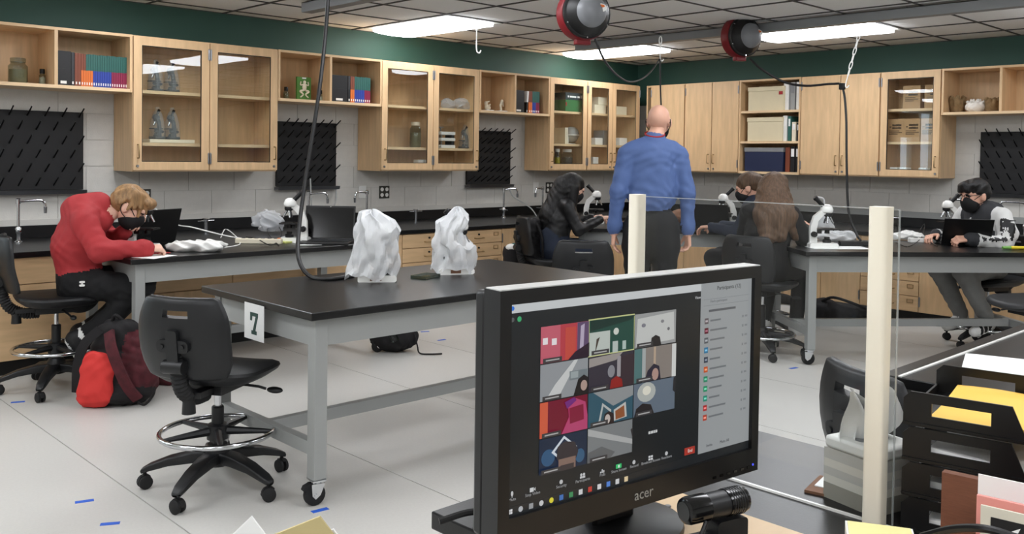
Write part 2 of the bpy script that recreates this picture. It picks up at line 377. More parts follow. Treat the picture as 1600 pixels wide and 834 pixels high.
# ------------------------------------------------------------------ base cabinets
def drawer(par, x0, x1, z0, z1, yf, lock=True, lab=True, pull=True):
    d = B(x0 + .003, x1 - .003, yf - .02, yf - .001, z0 + .003, z1 - .003).build('drawer', 'maple_h', par, smooth=False, bev=.002)
    cx = (x0 + x1) / 2
    if pull: link('handle', pull_me, d, (cx, yf - .02, (z0 + z1) / 2 - .012))
    if lock: link('lock', knob_lock_me, d, (cx, yf - .02, z1 - .04))
    if lab: link('label_holder', label_me, d, (x1 - .075, yf - .02, z1 - .045))
    return d
def base_unit(side, s0, s1, label, kind, n=2):
    loc, rz = wallpos(side, s0)
    t = thing('base_cabinet', label, 'cabinet', loc, rz, 'base cabinets under the black counters')
    wd = s1 - s0; yf = -DC + .04; e = .001; top = HC - .036
    B(e, wd - e, yf, -.02, .1, top).build('carcass', 'maple', t, smooth=False)
    B(e, wd - e, yf + .06, -.02, 0, .1).build('toe_kick', 'toe', t, smooth=False)
    if kind == 'drawers':
        zs = [.105, .24, .37, .495, .62, top - .004]
        for c in range(n):
            for a, b in zip(zs[:-1], zs[1:]): drawer(t, wd * c / n, wd * (c + 1) / n, a, b, yf)
    elif kind == 'doors':
        for c in range(n):
            door(t, wd * c / n + .003, wd * (c + 1) / n - .003, .105, top - .004, yf, 'plain', 'l' if c == 0 else 'r', 'r' if c == 0 else 'l', False, .6)
    elif kind == 'drawer_door':
        for c in range(n):
            drawer(t, wd * c / n, wd * (c + 1) / n, .44, top - .004, yf, False, False)
            door(t, wd * c / n + .003, wd * (c + 1) / n - .003, .105, .435, yf, 'plain', 'l' if c % 2 == 0 else 'r', 'r' if c % 2 == 0 else 'l', False, .35)
    elif kind == 'panel':
        B(.003, wd - .003, yf - .02, yf - .001, .58, top - .004).build('apron_panel', 'maple_h', t, smooth=False)
        B(.003, wd - .003, yf - .02, yf - .001, .105, .574).build('front_panel', 'maple_h', t, smooth=False)
    return t
base_unit('A', -8.3, -7.5, 'maple base cabinet with plain panels, the one at the sink below the big drying rack', 'panel')
base_unit('A', -7.5, -6.487, 'maple base cabinet with plain panels behind the stool of the student in red', 'panel')
base_unit('A', -6.487, -5.31, 'maple base cabinet of drawers over doors behind the table of the student in red', 'drawer_door', 2)
base_unit('A', -5.31, -4.346, 'maple base cabinet of drawers over doors below the black laptop', 'drawer_door', 2)
base_unit('A', -4.346, -3.18, 'maple base cabinet with two stacks of locked drawers', 'drawers', 2)
base_unit('A', -3.18, -2.25, 'maple sink cabinet with hinged doors beside the drawer stacks', 'doors', 2)
base_unit('A', -2.25, -1.55, 'narrow maple base cabinet of drawers near the room corner', 'drawers', 1)
base_unit('A', -1.55, -.97, 'maple corner base cabinet with one handled door', 'doors', 1)
base_unit('B', .98, 1.843, 'maple base cabinet with two doors behind the standing person', 'doors', 2)
base_unit('B', 1.843, 2.6, 'maple base cabinet with two doors behind the pair of seated students', 'doors', 2)
base_unit('B', 2.6, 3.381, 'maple base cabinet with two doors behind the black bag on the floor', 'doors', 2)
base_unit('B', 3.381, 3.915, 'maple base cabinet with one stack of labelled drawers', 'drawers', 1)
base_unit('B', 3.915, 4.85, 'maple sink cabinet behind the legs of the student in grey trousers', 'doors', 2)
base_unit('B', 4.85, 5.9, 'maple base cabinet with two doors at the end of the counter', 'doors', 2)
t = thing('counter', 'long black epoxy counter below the drying racks', 'counter', (0, 0, HC))
B(-8.32, -.002, -DC, -.023, -.036, 0).build('worktop', 'epoxy', t, bev=.004, smooth=False)
struct(B(-8.32, -.024, -.022, -.002, HC + .0005, ZB).build('splashback_left', 'epoxy_wall', bev=.002, smooth=False))  # black splashback of the long counter, built as its own structure
t = thing('counter', 'black epoxy counter running below the document boxes', 'counter', (0, 0, HC))
B(-DC, -.023, -6.0, -DC - .002, -.036, 0).build('worktop', 'epoxy', t, bev=.004, smooth=False)
struct(B(-.022, -.002, -6.0, -.024, HC + .0005, ZB).build('splashback_right', 'epoxy_wall', bev=.002, smooth=False))  # black splashback along wall_right, separate from its worktop
# grey cable raceway along wall_right
# ------------------------------------------------------------------ drying racks
peg_me = MB().cyl((0, 0, 0), (0, -.1, .058), .006, .005, 8).ell((0, -.1, .058), (.006, .006, .006), 8, 4).mesh('peg', [M['black']])
def rack(side, s0, s1, z0, z1, label, cols, rows, hose):
    loc, rz = wallpos(side, s0, z0); t = thing('drying_rack', label, 'rack', loc, rz, 'black peg drying racks on the walls')
    wd = s1 - s0; h = z1 - z0
    B(0, wd, -.03, -.002, .03, h).build('board', 'pegboard', t, bev=.003, smooth=False)
    tr = MB(); tr.prism([(-.002, .024), (-.002, 0), (-.075, 0), (-.085, .03), (-.081, .03), (-.072, .005), (-.006, .005), (-.006, .024)], -.01, wd + .01, 'x')
    tr.build('drip_tray', 'steel', t, smooth=False)
    for r in range(rows):
        for c in range(cols):
            x = wd * (c + .5 + (.25 if r % 2 else -.25)) / cols
            z = .085 + (h - .1) * (r) / (rows - 1)
            link('peg', peg_me, t, (x, -.028, z - .02))
    if hose:
        MB().tube(bez([(wd - .02 if hose > 0 else .05, -.06, .01), (wd - .03 if hose > 0 else .04, -.07, -.12), (wd * .8, -.09, -.26), (wd * .62, -.1, -.3), (wd * .5, -.12, -.2), (wd * .48, -.1, .1)] if hose == 1 else [(wd - .05, -.06, .01), (wd - .02, -.1, -.1), (wd + .12, -.22, -.22), (wd + .18, -.28, -.33)], 6), .007, 8).build('drain_hose', 'clear_tube', t)
D('clear_tube', (190, 192, 190), .3, alpha=.7)
rack('A', -7.72, -6.65, 1.105, 1.712, 'big black peg drying rack beside the textbooks shelf', 9, 6, 0)
rack('A', -5.035, -4.43, 1.105, 1.706, 'black peg drying rack under the frog kit shelf', 7, 6, 1)
rack('A', -2.834, -2.215, 1.095, 1.694, 'black peg drying rack under the bones shelf', 7, 6, 2)
rack('B', 4.08, 4.75, 1.115, 1.714, 'black peg drying rack under the sponges and coral shelf', 7, 6, 0)
# ------------------------------------------------------------------ taps, gas valves, outlets
def faucet(loc, ang, label, h=.31, reach=.16):
    t = thing('lab_faucet', label, 'faucet', loc, ang, 'gooseneck lab faucets')
    MB().lathe([(.026, 0), (.026, .006), (.016, .014), (.014, .06), (.02, .07), (.02, .1), (.013, .11)], n=16).build('base', 'chrome', t)
    MB().tube([(0, 0, .1), (0, 0, h)], .010, 12).lathe([(.017, h - .02), (.017, h + .012), (.008, h + .018)], n=14).build('riser', 'chrome', t)
    MB().tube(bez([(.0, 0, h - .005), (.05, 0, h), (reach - .04, 0, h + .002), (reach - .008, 0, h - .012), (reach, 0, h - .05)], 6), .009, 10).build('spout', 'chrome', t)
    MB().cyl((reach, 0, h - .09), (reach, 0, h - .045), .010, .012, 12).build('nozzle', 'steel', t)
    MB().cyl((0, 0, .085), (0, -.075, .085), .008, .006, 10).cyl((0, 0, .085), (0, .075, .085), .008, .006, 10).build('valve_handle', 'chrome', t)
    return t
faucet((-7.17, -.3, HC), -.1, 'chrome gooseneck lab faucet at the sink below the big drying rack', .29, .17)
faucet((-4.88, -.3, HC), -.25, 'chrome gooseneck lab faucet behind the black laptop, spout swung towards the corner', .3, .17)
faucet((-4.275, -.3, HC), PI + .3, 'chrome gooseneck lab faucet rising behind a covered microscope', .3, .17)
faucet((-2.563, -.3, HC), -.2, 'chrome gooseneck lab faucet beside the drying rack under the bones shelf', .3, .17)
faucet((-1.983, -.3, HC), PI + .3, 'chrome gooseneck lab faucet behind the student with long black hair', .3, .17)
faucet((-.3, -4.56, HC), PI / 2 + .2, 'chrome gooseneck lab faucet behind the student in the varsity jacket', .3, .2)
faucet((-.3, -3.93, HC), -PI / 2, 'chrome gooseneck lab faucet beside the microscope of the varsity jacket student', .3, .16)
def gas(loc, ang, label):
    t = thing('gas_valve', label, 'valve', loc, ang, 'bench gas valves')
    MB().lathe([(.024, 0), (.024, .006), (.014, .012), (.014, .1), (.019, .105), (.019, .12)], n=14).build('post', 'steel', t)
    MB().cyl((0, 0, .11), (.075, 0, .11), .007, .004, 10).cyl((0, 0, .11), (-.075, 0, .11), .007, .004, 10).build('nozzle', 'chrome', t)
    MB().box(-.012, .012, -.03, .03, .121, .13).build('lever', 'chrome', t, bev=.002)
gas((-3.75, -.35, HC), 0, 'small chrome gas valve on the counter between the covered microscopes')
gas((-5.88, -.45, HC), .2, 'small chrome gas valve on the counter beside the white plastic bag')
gas((-.45, -3.45, HC), PI / 2, 'small chrome gas valve on the counter behind the white post')
def outlet(side, s, z, label, dark=True):
    loc, rz = wallpos(side, s, z); t = thing('wall_outlet', label, 'outlet', loc, rz, 'wall outlets above the counters')
    if dark:
        B(-.06, .06, -.008, -.001, -.06, .06).build('cover_plate', 'steel_dark', t, bev=.003)
        for x in (-.028, .028):
            for z_ in (-.027, .027): MB().cyl((x, -.008, z_), (x, -.011, z_), .019, .018, 14).build('socket', 'white', t)
    else:
        B(-.04, .04, -.008, -.001, -.06, .06).build('cover_plate', 'white', t, bev=.003)
        MB().cyl((0, -.008, 0), (0, -.01, 0), .006, .006, 8).build('screw', 'steel', t)
D('steel_dark', (70, 70, 66), .4, metal=.6)
outlet('A', -3.869, 1.065, 'dark steel double outlet beside a covered microscope')
outlet('A', -1.574, 1.076, 'dark steel double outlet beside the student with long black hair')
outlet('A', -6.19, 1.07, 'dark steel double outlet behind the head of the student in red')
outlet('A', -4.12, 1.07, 'plain white cover plate beside a steel double outlet', False)
outlet('A', -1.79, 1.08, 'plain white cover plate behind the corner faucet', False)
# ------------------------------------------------------------------ lab tables
def caster_mesh():
    m = MB(); n0 = 0
    m.box(-.03, .03, -.035, .035, .102, .108, 1)                      # plate
    m.lathe([(.022, .09), (.024, .102)], n=14, mi=1)
    m.prism([(-.03, .092), (.028, .092), (.008, .045), (-.012, .03), (-.026, .045)], -.024, -.019, 'y', 1)
    m.prism([(-.03, .092), (.028, .092), (.008, .045), (-.012, .03), (-.026, .045)], .019, .024, 'y', 1)
    m.cyl((-.01, -.027, .045), (-.01, .027, .045), .007, .007, 10, 1)
    o = len(m.v); m.lathe([(.03, -.015), (.043, -.013), (.045, -.006), (.045, .006), (.043, .013), (.03, .015)], n=20, mi=0)
    m.xf(lambda p: (p.x - .01, p.z, p.y + .045), o)
    m.prism([(-.055, .085), (-.03, .095), (-.03, .085), (-.05, .065), (-.062, .07)], -.014, .014, 'y', 0)
    return m.mesh('caster', [M['black_rubber'], M['chrome']])
CAST = caster_mesh()
def lab_table(label, loc, rz, L, W, side_of=1, number=None):
    """origin: front-left corner on the floor; local x along the front edge, +y to the back"""
    t = thing('lab_table', label, 'table', loc, rz, 'black-topped steel lab tables')
    th = .032; ap = .115; lg = .058; ins = .045
    B(0, L, 0, W, H - th, H).build('table_top', 'epoxy', t, bev=.003, smooth=False)
    zt = H - th - .0005
    for x, y in ((ins, ins), (L - ins - lg, ins), (ins, W - ins - lg), (L - ins - lg, W - ins - lg)):
        l = B(x, x + lg, y, y + lg, .108, zt).build('leg', 'gray_paint', t, bev=.003, smooth=False)
        c = link('caster', CAST, l, (x + lg / 2, y + lg / 2, 0), (0, 0, random.uniform(-.5, .5)))
    for y in (ins + .006, W - ins - .03): B(ins + lg, L - ins - lg, y, y + .024, zt - ap, zt).build('apron', 'gray_paint', t, smooth=False)
    for x in (ins + .006, L - ins - .03): B(x, x + .024, ins + lg, W - ins - lg, zt - ap, zt).build('apron', 'gray_paint', t, smooth=False)
    for x in (ins + .01, L - ins - lg + .01): B(x, x + .04, ins + lg, W - ins - lg, .2, .255).build('end_rail', 'gray_paint', t, bev=.002, smooth=False)
    B(ins + .05, L - ins - .05, W / 2 - .02, W / 2 + .02, .2, .255).build('stretcher', 'gray_paint', t, bev=.002, smooth=False)
    return t
T7L, T7W = 1.84, .98
T7 = (-7.15, -4.085)
t7 = lab_table('black-topped grey steel lab table carrying the number 7 card and two covered microscopes', (*T7, 0), 0, T7L, T7W)
TA = (-7.01, -1.885)
lab_table('black-topped grey steel lab table where the student in red writes', (*TA, 0), 0, 1.88, .915)
a_rt = math.atan2(-5.085 + 4.086, -2.043 + 3.26)
RT = hz(1259, 393, H)
lab_table('black-topped grey steel lab table shared by the brown-haired and varsity-jacket students', (RT.x, RT.y, 0), a_rt, 1.86, .92)
a_tb = math.atan2(-2.727 + 1.762, -2.257 + 3.068)
TBp = hz(896, 356, H)
lab_table('black-topped grey steel lab table where the student with long black hair sits', (TBp.x, TBp.y, 0), a_tb, 1.86, .92)
# number card hanging on table 7
c0 = hx(388, 471, T7[0] - .004)
nc = thing('number_card', 'white card with a green block numeral 7 on the table end', 'card', (T7[0] - .006, -3.63, .635), -PI / 2)
B(-.085, .085, -.001, .001, -.01, .145).build('card', 'paper', nc, smooth=False)
D('numgreen', (44, 72, 66), .6)
sv = MB()
sv.prism([(-.032, .108), (-.032, .072), (-.016, .072), (-.014, .092), (.016, .092), (.002, .055), (-.008, .03), (-.02, .03), (-.02, .014), (.026, .014), (.026, .03), (.014, .03), (.022, .058), (.036, .092), (.036, .108)], -.0022, -.0012, 'y')
sv.build('numeral', 'numgreen', nc, smooth=False)
# ------------------------------------------------------------------ lab stools
def stool_parts():
    P = {}
    m = MB(); rings = []
    for z, s in ((-.05, .72), (-.045, .8), (-.02, .96), (-.004, 1.0), (.008, .98), (.014, .88), (.008, .5), (.006, .05)):
        ring = []
        for j in range(32):
            a = 2 * PI * j / 32; r = 1 / (abs(math.cos(a)) ** 3.2 + abs(math.sin(a)) ** 3.2) ** (1 / 3.2)
            x = .235 * r * math.cos(a) * s; y = .225 * r * math.sin(a) * s
            dz = -.03 * max(0, (y - .1) / .12) ** 2 + .012 * max(0, (-y - .1) / .12)
            ring.append((x, y, z + dz))
        rings.append(ring)
    P['seat'] = m.loft(rings).mesh('seat', [M['vinyl']], ang=50)
    # backrest: curved panel with a hand slot
    def bk():
        m = MB(); W, Hh, N = .205, .335, 24
        def half(z):   # half width along the height
            t = z / Hh
            return W * (1 - .24 * max(0, (t - .55) / .45) ** 2.2 - .18 * max(0, (.3 - t) / .3) ** 2)
        zs = [0, .008, .025, .06, .11, .16, .21, .245, .262, .29, .312, .326, .335]
        xs = [-1, -.97, -.85, -.6, -.3, -.28, -.15, 0, .15, .28, .3, .6, .85, .97, 1]
        front = {}; V = []; F = []
        def pt(x, z, back):
            w = half(z) * (.9 if z in (0, .335) else 1); X = x * w
            y = -.0 - .035 * (X / .2) ** 2 * -1 * -1 + (.0)
            edge = max(abs(x), 0)
            th = .017 * (1 - max(0, (edge - .85) / .15) ** 2 * .6) * (.6 if z in (0, .335) else 1)
            y = .05 * (X / .2) ** 2 - .03 * math.sin(PI * z / Hh)
            return (X, y + (-th if back else th), z)
        n = len(xs)
        for back in (0, 1):
            for z in zs: V += [pt(x, z, back) for x in xs]
        def idx(b, j, i): return b * len(zs) * n + j * n + i
        holes = {(j, i) for j in (7, 8) if 1 for i in (4, 5, 6, 7, 8, 9)} 
        holes = {(j, i) for j in (8,) for i in range(5, 9)} | {(7, i) for i in range(5, 9)}
        holes = {(8, i) for i in range(4, 10)}
        for j in range(len(zs) - 1):
            for i in range(n - 1):
                if (j, i) in holes:
                    continue
                F.append((idx(0, j, i), idx(0, j, i + 1), idx(0, j + 1, i + 1), idx(0, j + 1, i)))
                F.append((idx(1, j, i), idx(1, j + 1, i), idx(1, j + 1, i + 1), idx(1, j, i + 1)))
        for j in range(len(zs) - 1):
            for i in (0, n - 1):
                F.append((idx(0, j, i), idx(0, j + 1, i), idx(1, j + 1, i), idx(1, j, i)))
        for i in range(n - 1):
            for j in (0, len(zs) - 1): F.append((idx(0, j, i), idx(1, j, i), idx(1, j, i + 1), idx(0, j, i + 1)))
            if (8, i) in holes:
                for j in (8, 9): F.append((idx(0, j, i), idx(1, j, i), idx(1, j, i + 1), idx(0, j, i + 1)))
        for i in (4, 10): F.append((idx(0, 8, i), idx(0, 9, i), idx(1, 9, i), idx(1, 8, i)))
        m.add(V, F); return m
    P['backrest'] = bk().mesh('backrest', [M['plastic']], ang=60)
    m = MB(); m.prism(rrect(.14, .05, .02), -.012, .012, 'y')
    m.cyl((-.045, -.012, 0), (-.045, -.018, 0), .01, .01, 10).cyl((.045, -.012, 0), (.045, -.018, 0), .01, .01, 10)
    m.prism(rrect(.05, .13, .012), -.016, .006, 'y')
    m.cyl((-.045, -.005, -.085), (.045, -.005, -.085), .028, .028, 16)
    P['back_bracket'] = m.mesh('back_bracket', [M['plastic']])
    pts = bez([(0, -.275, .33), (0, -.29, .24), (0, -.285, .14), (0, -.25, .05), (0, -.17, .005), (0, -.09, 0)], 12)
    rs = [.027 + (.006 if i % 2 else 0) for i in range(len(pts))]
    P['back_boot'] = MB().tube(pts, rs, 12).mesh('back_boot', [M['black_rubber']], ang=25)
    P['seat_plate'] = MB().box(-.09, .09, -.12, .1, -.045, -.0).box(.02, .06, -.22, -.12, -.035, -.01).cyl((.0, -.21, -.1), (.0, -.21, -.04), .028, .024, 14).mesh('seat_plate', [M['plastic']])
    P['lever'] = MB().tube([(.08, .02, -.03), (.17, .04, -.04), (.2, .05, -.05)], .006, 8).ell((.235, .06, -.055), (.038, .018, .014), 12, 8).mesh('lever', [M['plastic']])
    P['foot_ring'] = MB().tube([(.235 * math.cos(2 * PI * i / 40), .235 * math.sin(2 * PI * i / 40), 0) for i in range(40)], .011, 10, closed=True).mesh('foot_ring', [M['chrome']])
    m = MB(); m.lathe([(.045, -.03), (.045, .03), (.036, .035)], n=18)
    for k in range(5):
        a = 2 * PI * k / 5 + .3; m.tube([(.03 * math.cos(a), .03 * math.sin(a), .005), (.228 * math.cos(a), .228 * math.sin(a), 0)], [.02, .009], 8)
    P['ring_hub'] = m.mesh('ring_hub', [M['plastic']])
    m = MB(); m.lathe([(.052, .1), (.055, .16), (.04, .19)], n=20)
    for k in range(5):
        a = 2 * PI * k / 5; ca, sa = math.cos(a), math.sin(a); rings = []
        for r, z, w_, h_ in ((.02, .135, .036, .05), (.1, .135, .034, .046), (.2, .118, .03, .036), (.28, .092, .026, .028), (.31, .078, .02, .022), (.318, .074, .008, .01)):
            ring = []
            for q in rrect(w_ * 2, h_, .008, 3):
                ring.append((r * ca - q[0] * sa, r * sa + q[0] * ca, z + q[1]))
            rings.append(ring)
        m.loft(rings)
    P['star_base'] = m.mesh('star_base', [M['plastic']])
    m = MB(); m.cyl((0, 0, .045), (0, 0, .075), .008, .008, 8)
    for s in (-1, 1):
        o = len(m.v); m.lathe([(.018, -.009), (.028, -.007), (.029, .004), (.02, .009)], n=18); m.xf(lambda p: (p.x, p.z + s * .013, p.y + .029), o)
    m.prism([(-.032, .03), (-.02, .056), (.012, .06), (.024, .05), (.0, .045), (-.02, .03)], -.008, .008, 'y')
    P['caster'] = m.mesh('caster', [M['black_rubber']])
    return P
SP = stool_parts()
def stool(label, x, y, rz, seat=.56, ring=.25, spin=0, back_extra=0, name='lab_stool'):
    t = thing(name, label, 'stool', (x, y, 0), rz, 'black swivel lab stools')
    link('seat', SP['seat'], t, (0, 0, seat - .015))
    b = link('backrest', SP['backrest'], t, (0, -.245, seat + .085 + back_extra), (math.radians(7), 0, 0))
    link('back_bracket', SP['back_bracket'], b, (0, -.05, .155))
    link('back_boot', SP['back_boot'], t, (0, .0, seat - .11))
    link('seat_plate', SP['seat_plate'], t, (0, 0, seat - .062))
    link('lever', SP['lever'], t, (0, 0, seat - .06))
    MB().cyl((0, 0, seat - .11), (0, 0, seat - .2), .014, .014, 12).build('gas_rod', 'chrome', t)
    MB().lathe([(.026, .17), (.026, seat - .19), (.022, seat - .185)], n=16).build('column', 'plastic', t)
    r = link('foot_ring', SP['foot_ring'], t, (0, 0, ring)); link('ring_hub', SP['ring_hub'], r)
    sb = link('star_base', SP['star_base'], t, (0, 0, 0), (0, 0, spin))
    for k in range(5):
        a = 2 * PI * k / 5; link('caster', SP['caster'], sb, (.3 * math.cos(a), .3 * math.sin(a), 0), (0, 0, random.uniform(0, 6)))
    return t
S_T7 = stool('black swivel lab stool facing the number 7 table, seat empty', -7.285, -3.56, math.radians(-58), .535, .24, math.radians(-160), -.1)
S_RED = stool('black swivel lab stool under the student in the red hoodie', -7.27, -1.42, math.radians(-100), .575, .25, math.radians(-95), -.06)
p = hd(1352, 620, 2.62); fa = math.radians(-28)
S_FG = stool('black swivel lab stool standing between the front tables behind the tissue box', p.x + .245 * math.cos(fa), p.y + .245 * math.sin(fa), fa - PI / 2, .53, .25, .3, -.11)
p = hd(905, 440, 6.1)
S_MID = stool('black swivel lab stool standing empty before the standing person', p.x + .15, p.y + .12, math.radians(-45), .56, .25, .1, -.1)
# ------------------------------------------------------------------ soft shapes: signed distance fields meshed with surface nets
def rc(a, b, r0, r1=None, m=0, fy=1, fx=1, M_=None, n=0): return dict(t='rc', a=np.array(a, float), b=np.array(b, float), r0=r0, r1=r0 if r1 is None else r1, m=m, fy=fy, fx=fx, M=M_, n=n)
def el(c, r, m=0, M_=None, n=0): return dict(t='el', a=np.array(c, float), r=np.array(r, float), m=m, M=M_, n=n)
def hmat(c, yaw=0, pitch=0, roll=0):
    """frame placed at c: pitch>0 tips the face down, yaw turns it left"""
    return Matrix.Translation(c) @ Matrix.Rotation(yaw, 4, 'Z') @ Matrix.Rotation(-pitch, 4, 'X') @ Matrix.Rotation(roll, 4, 'Y')
def prim_eval(p, P):
    if p['M'] is not None:
        Mi = np.array(p['M'].inverted()); P = P @ Mi[:3, :3].T + Mi[:3, 3]
    if p['t'] == 'el':
        q = (P - p['a']) / p['r']; k0 = np.linalg.norm(q, axis=-1); k1 = np.linalg.norm(q / p['r'], axis=-1) + 1e-9
        d = k0 * (k0 - 1) / k1; d = np.maximum(d, -p['r'].min())
    else:
        ab = p['b'] - p['a']; L = max(ab @ ab, 1e-9); h = np.clip(((P - p['a']) @ ab) / L, 0, 1)
        q = P - (p['a'] + h[..., None] * ab)
        if p['fy'] != 1 or p['fx'] != 1: q = q / np.array((p['fx'], p['fy'], 1))
        d = (np.linalg.norm(q, axis=-1) - (p['r0'] + (p['r1'] - p['r0']) * h)) * min(1, p['fy'], p['fx'])
    raw = d
    if p['n'] < 0:
        s = P * 1.0; q1 = np.abs(np.sin(s[..., 0] * 26 + 5 * np.sin(s[..., 1] * 17 + s[..., 2] * 12))); q2 = np.abs(np.sin(s[..., 1] * 31 - s[..., 0] * 19 + 4 * np.sin(s[..., 2] * 21))); q3 = np.abs(np.sin(s[..., 2] * 47 + s[..., 0] * 23 + s[..., 1] * 37))
        d = d - p['n'] * (q1 + .8 * q2 + .5 * q3 - 1)
    if p['n'] > 0:
        s = P * 1.0
        d = d + p['n'] * (np.sin(s[..., 0] * 31 + 9 * np.sin(s[..., 2] * 11)) * np.sin(s[..., 2] * 27 + 7 * np.sin(s[..., 1] * 13 + s[..., 0] * 9)) + .5 * np.sin(s[..., 1] * 57 + s[..., 2] * 49 + 3 * np.sin(s[..., 0] * 23)))
    return d, raw
def bounds(p):
    if p['t'] == 'el': lo, hi = p['a'] - p['r'], p['a'] + p['r']
    else:
        r = max(p['r0'], p['r1']) * max(1, p['fy'], p['fx']); lo, hi = np.minimum(p['a'], p['b']) - r, np.maximum(p['a'], p['b']) + r
    if p['M'] is not None:
        c = np.array([[x, y, z] for x in (lo[0], hi[0]) for y in (lo[1], hi[1]) for z in (lo[2], hi[2])]); Mm = np.array(p['M']); c = c @ Mm[:3, :3].T + Mm[:3, 3]; lo, hi = c.min(0), c.max(0)
    return lo, hi
def surfnet(prims, vox, k=.02, cut=None):
    bb = [bounds(p) for p in prims]; pad = k + 3 * vox
    lo = np.min([b[0] for b in bb], 0) - 2.5 * vox - .012; hi = np.max([b[1] for b in bb], 0) + 2.5 * vox + .012
    n = np.ceil((hi - lo) / vox).astype(int) + 1
    Dm = np.full(n, 9.0); Rw = np.full(n, 9.0); L = np.zeros(n, int)
    ax = [lo[i] + vox * np.arange(n[i]) for i in range(3)]
    for p, (a, b) in zip(prims, bb):
        i0 = np.clip(((a - pad - lo) / vox).astype(int), 0, n - 1); i1 = np.clip(((b + pad - lo) / vox).astype(int) + 2, 1, n)
        sl = tuple(slice(i0[i], i1[i]) for i in range(3))
        G = np.stack(np.meshgrid(ax[0][sl[0]], ax[1][sl[1]], ax[2][sl[2]], indexing='ij'), -1)
        d, raw = prim_eval(p, G); o = Dm[sl]
        h = np.maximum(k - np.abs(d - o), 0) / k if k > 0 else 0
        Dm[sl] = np.minimum(d, o) - h * h * k / 4
        q = raw < Rw[sl]; L[sl][q] = p['m']; Rw[sl] = np.minimum(Rw[sl], raw)
    if cut is not None:
        G = np.stack(np.meshgrid(*ax, indexing='ij'), -1); Dm = np.maximum(Dm, cut(G))
    S = Dm < 0
    S8 = [S[i:n[0] - 1 + i, j:n[1] - 1 + j, q:n[2] - 1 + q] for i in (0, 1) for j in (0, 1) for q in (0, 1)]
    cnt = sum(s.astype(int) for s in S8); act = (cnt > 0) & (cnt < 8)
    idx = -np.ones(act.shape, int); ijk = np.argwhere(act); idx[act] = np.arange(len(ijk))
    acc = np.zeros((len(ijk), 3)); w_ = np.zeros(len(ijk))
    off = [(i, j, q) for i in (0, 1) for j in (0, 1) for q in (0, 1)]
    val = [Dm[ijk[:, 0] + o[0], ijk[:, 1] + o[1], ijk[:, 2] + o[2]] for o in off]
    for a in range(8):
        for b in range(a + 1, 8):
            if sum(abs(np.array(off[a]) - np.array(off[b]))) != 1: continue
            va, vb = val[a], val[b]; c = (va < 0) != (vb < 0)
            t = np.where(c, va / np.where(c, va - vb, 1), 0)
            pt = np.array(off[a]) + t[:, None] * (np.array(off[b]) - np.array(off[a]))
            acc[c] += pt[c]; w_[c] += 1
    V = lo + (ijk + acc / w_[:, None]) * vox
    Lv = L[np.minimum(ijk[:, 0], n[0] - 1), ijk[:, 1], ijk[:, 2]]
    Fs = []; Fm = []
    for d in range(3):
        e = [0, 0, 0]; e[d] = 1; u, v = (d + 1) % 3, (d + 2) % 3
        sh = [slice(0, n[i] - 1) if i == d else slice(1, n[i] - 1) for i in range(3)]
        A0 = S[tuple(sh)]; sh2 = list(sh); sh2[d] = slice(1, n[d]); A1 = S[tuple(sh2)]
        for flip, cond in ((False, A0 & ~A1), (True, ~A0 & A1)):
            q = np.argwhere(cond)
            if not len(q): continue
            base = q.copy()
            for i in range(3):
                if i != d: base[:, i] += 1
            def ci(du, dv):
                c = base.copy(); c[:, u] -= du; c[:, v] -= dv; return idx[c[:, 0], c[:, 1], c[:, 2]]
            f = np.stack([ci(1, 1), ci(0, 1), ci(0, 0), ci(1, 0)], 1)
            if flip: f = f[:, ::-1]
            f = f[(f >= 0).all(1)]; Fs.append(f); Fm.append(Lv[f[:, 0]])
    return V, np.concatenate(Fs), np.concatenate(Fm)
def net_object(name, groups, mats, parent=None, loc=None, rz=0):
    """groups: list of (prims, voxel, blend[, cut]) joined into one mesh"""
    v = []; f = []; m = []; o = 0
    for gq in groups:
        V, Fq, Fm = surfnet(*gq); v.append(V); f.append(Fq + o); m.append(Fm); o += len(V)
    v = np.concatenate(v); f = np.concatenate(f); m = np.concatenate(m)
    me = bpy.data.meshes.new(name); me.from_pydata(v.tolist(), [], f.tolist())
    for q in mats: me.materials.append(M[q] if isinstance(q, str) else q)
    me.polygons.foreach_set('material_index', m.astype(np.int32)); me.polygons.foreach_set('use_smooth', [True] * len(me.polygons)); me.update()
    return link(name, me, parent, loc, (0, 0, rz))
# ------------------------------------------------------------------ people (local: x right, y forward, z up, origin on the floor)
D('shirt_blue', (82, 105, 155), .7, var=.06, vscale=6, bump=.4, bscale=9)
D('trousers', (20, 20, 22), .8)
D('cloth_black', (17, 17, 19), .85, bump=.1, bscale=30)
D('jacket_black', (18, 18, 20), .45, bump=.15, bscale=25)
D('jeans', (34, 42, 58), .85)
D('grey_cloth', (122, 122, 120), .9, var=.05, vscale=20, bump=.1, bscale=60)
D('charcoal', (50, 51, 54), .85)
D('white_cloth', (214, 214, 212), .8)
D('hair_black', (14, 13, 14), .4, bump=.5, bscale=30, stretch=(8, 8, .5))
D('hair_brown', (92, 70, 52), .5, var=.35, vscale=10, bump=.5, bscale=30, stretch=(8, 8, .6))
D('hair_blond', (150, 116, 78), .5, var=.35, vscale=9, bump=.4, bscale=30, stretch=(5, 5, 1))
D('shoe_white', (222, 222, 220), .6)
D('shoe_dark', (26, 26, 28), .6)
D('lip', (176, 110, 100), .5)
D('eye', (30, 24, 22), .2)
SK = 0     # material slot 0 is always skin
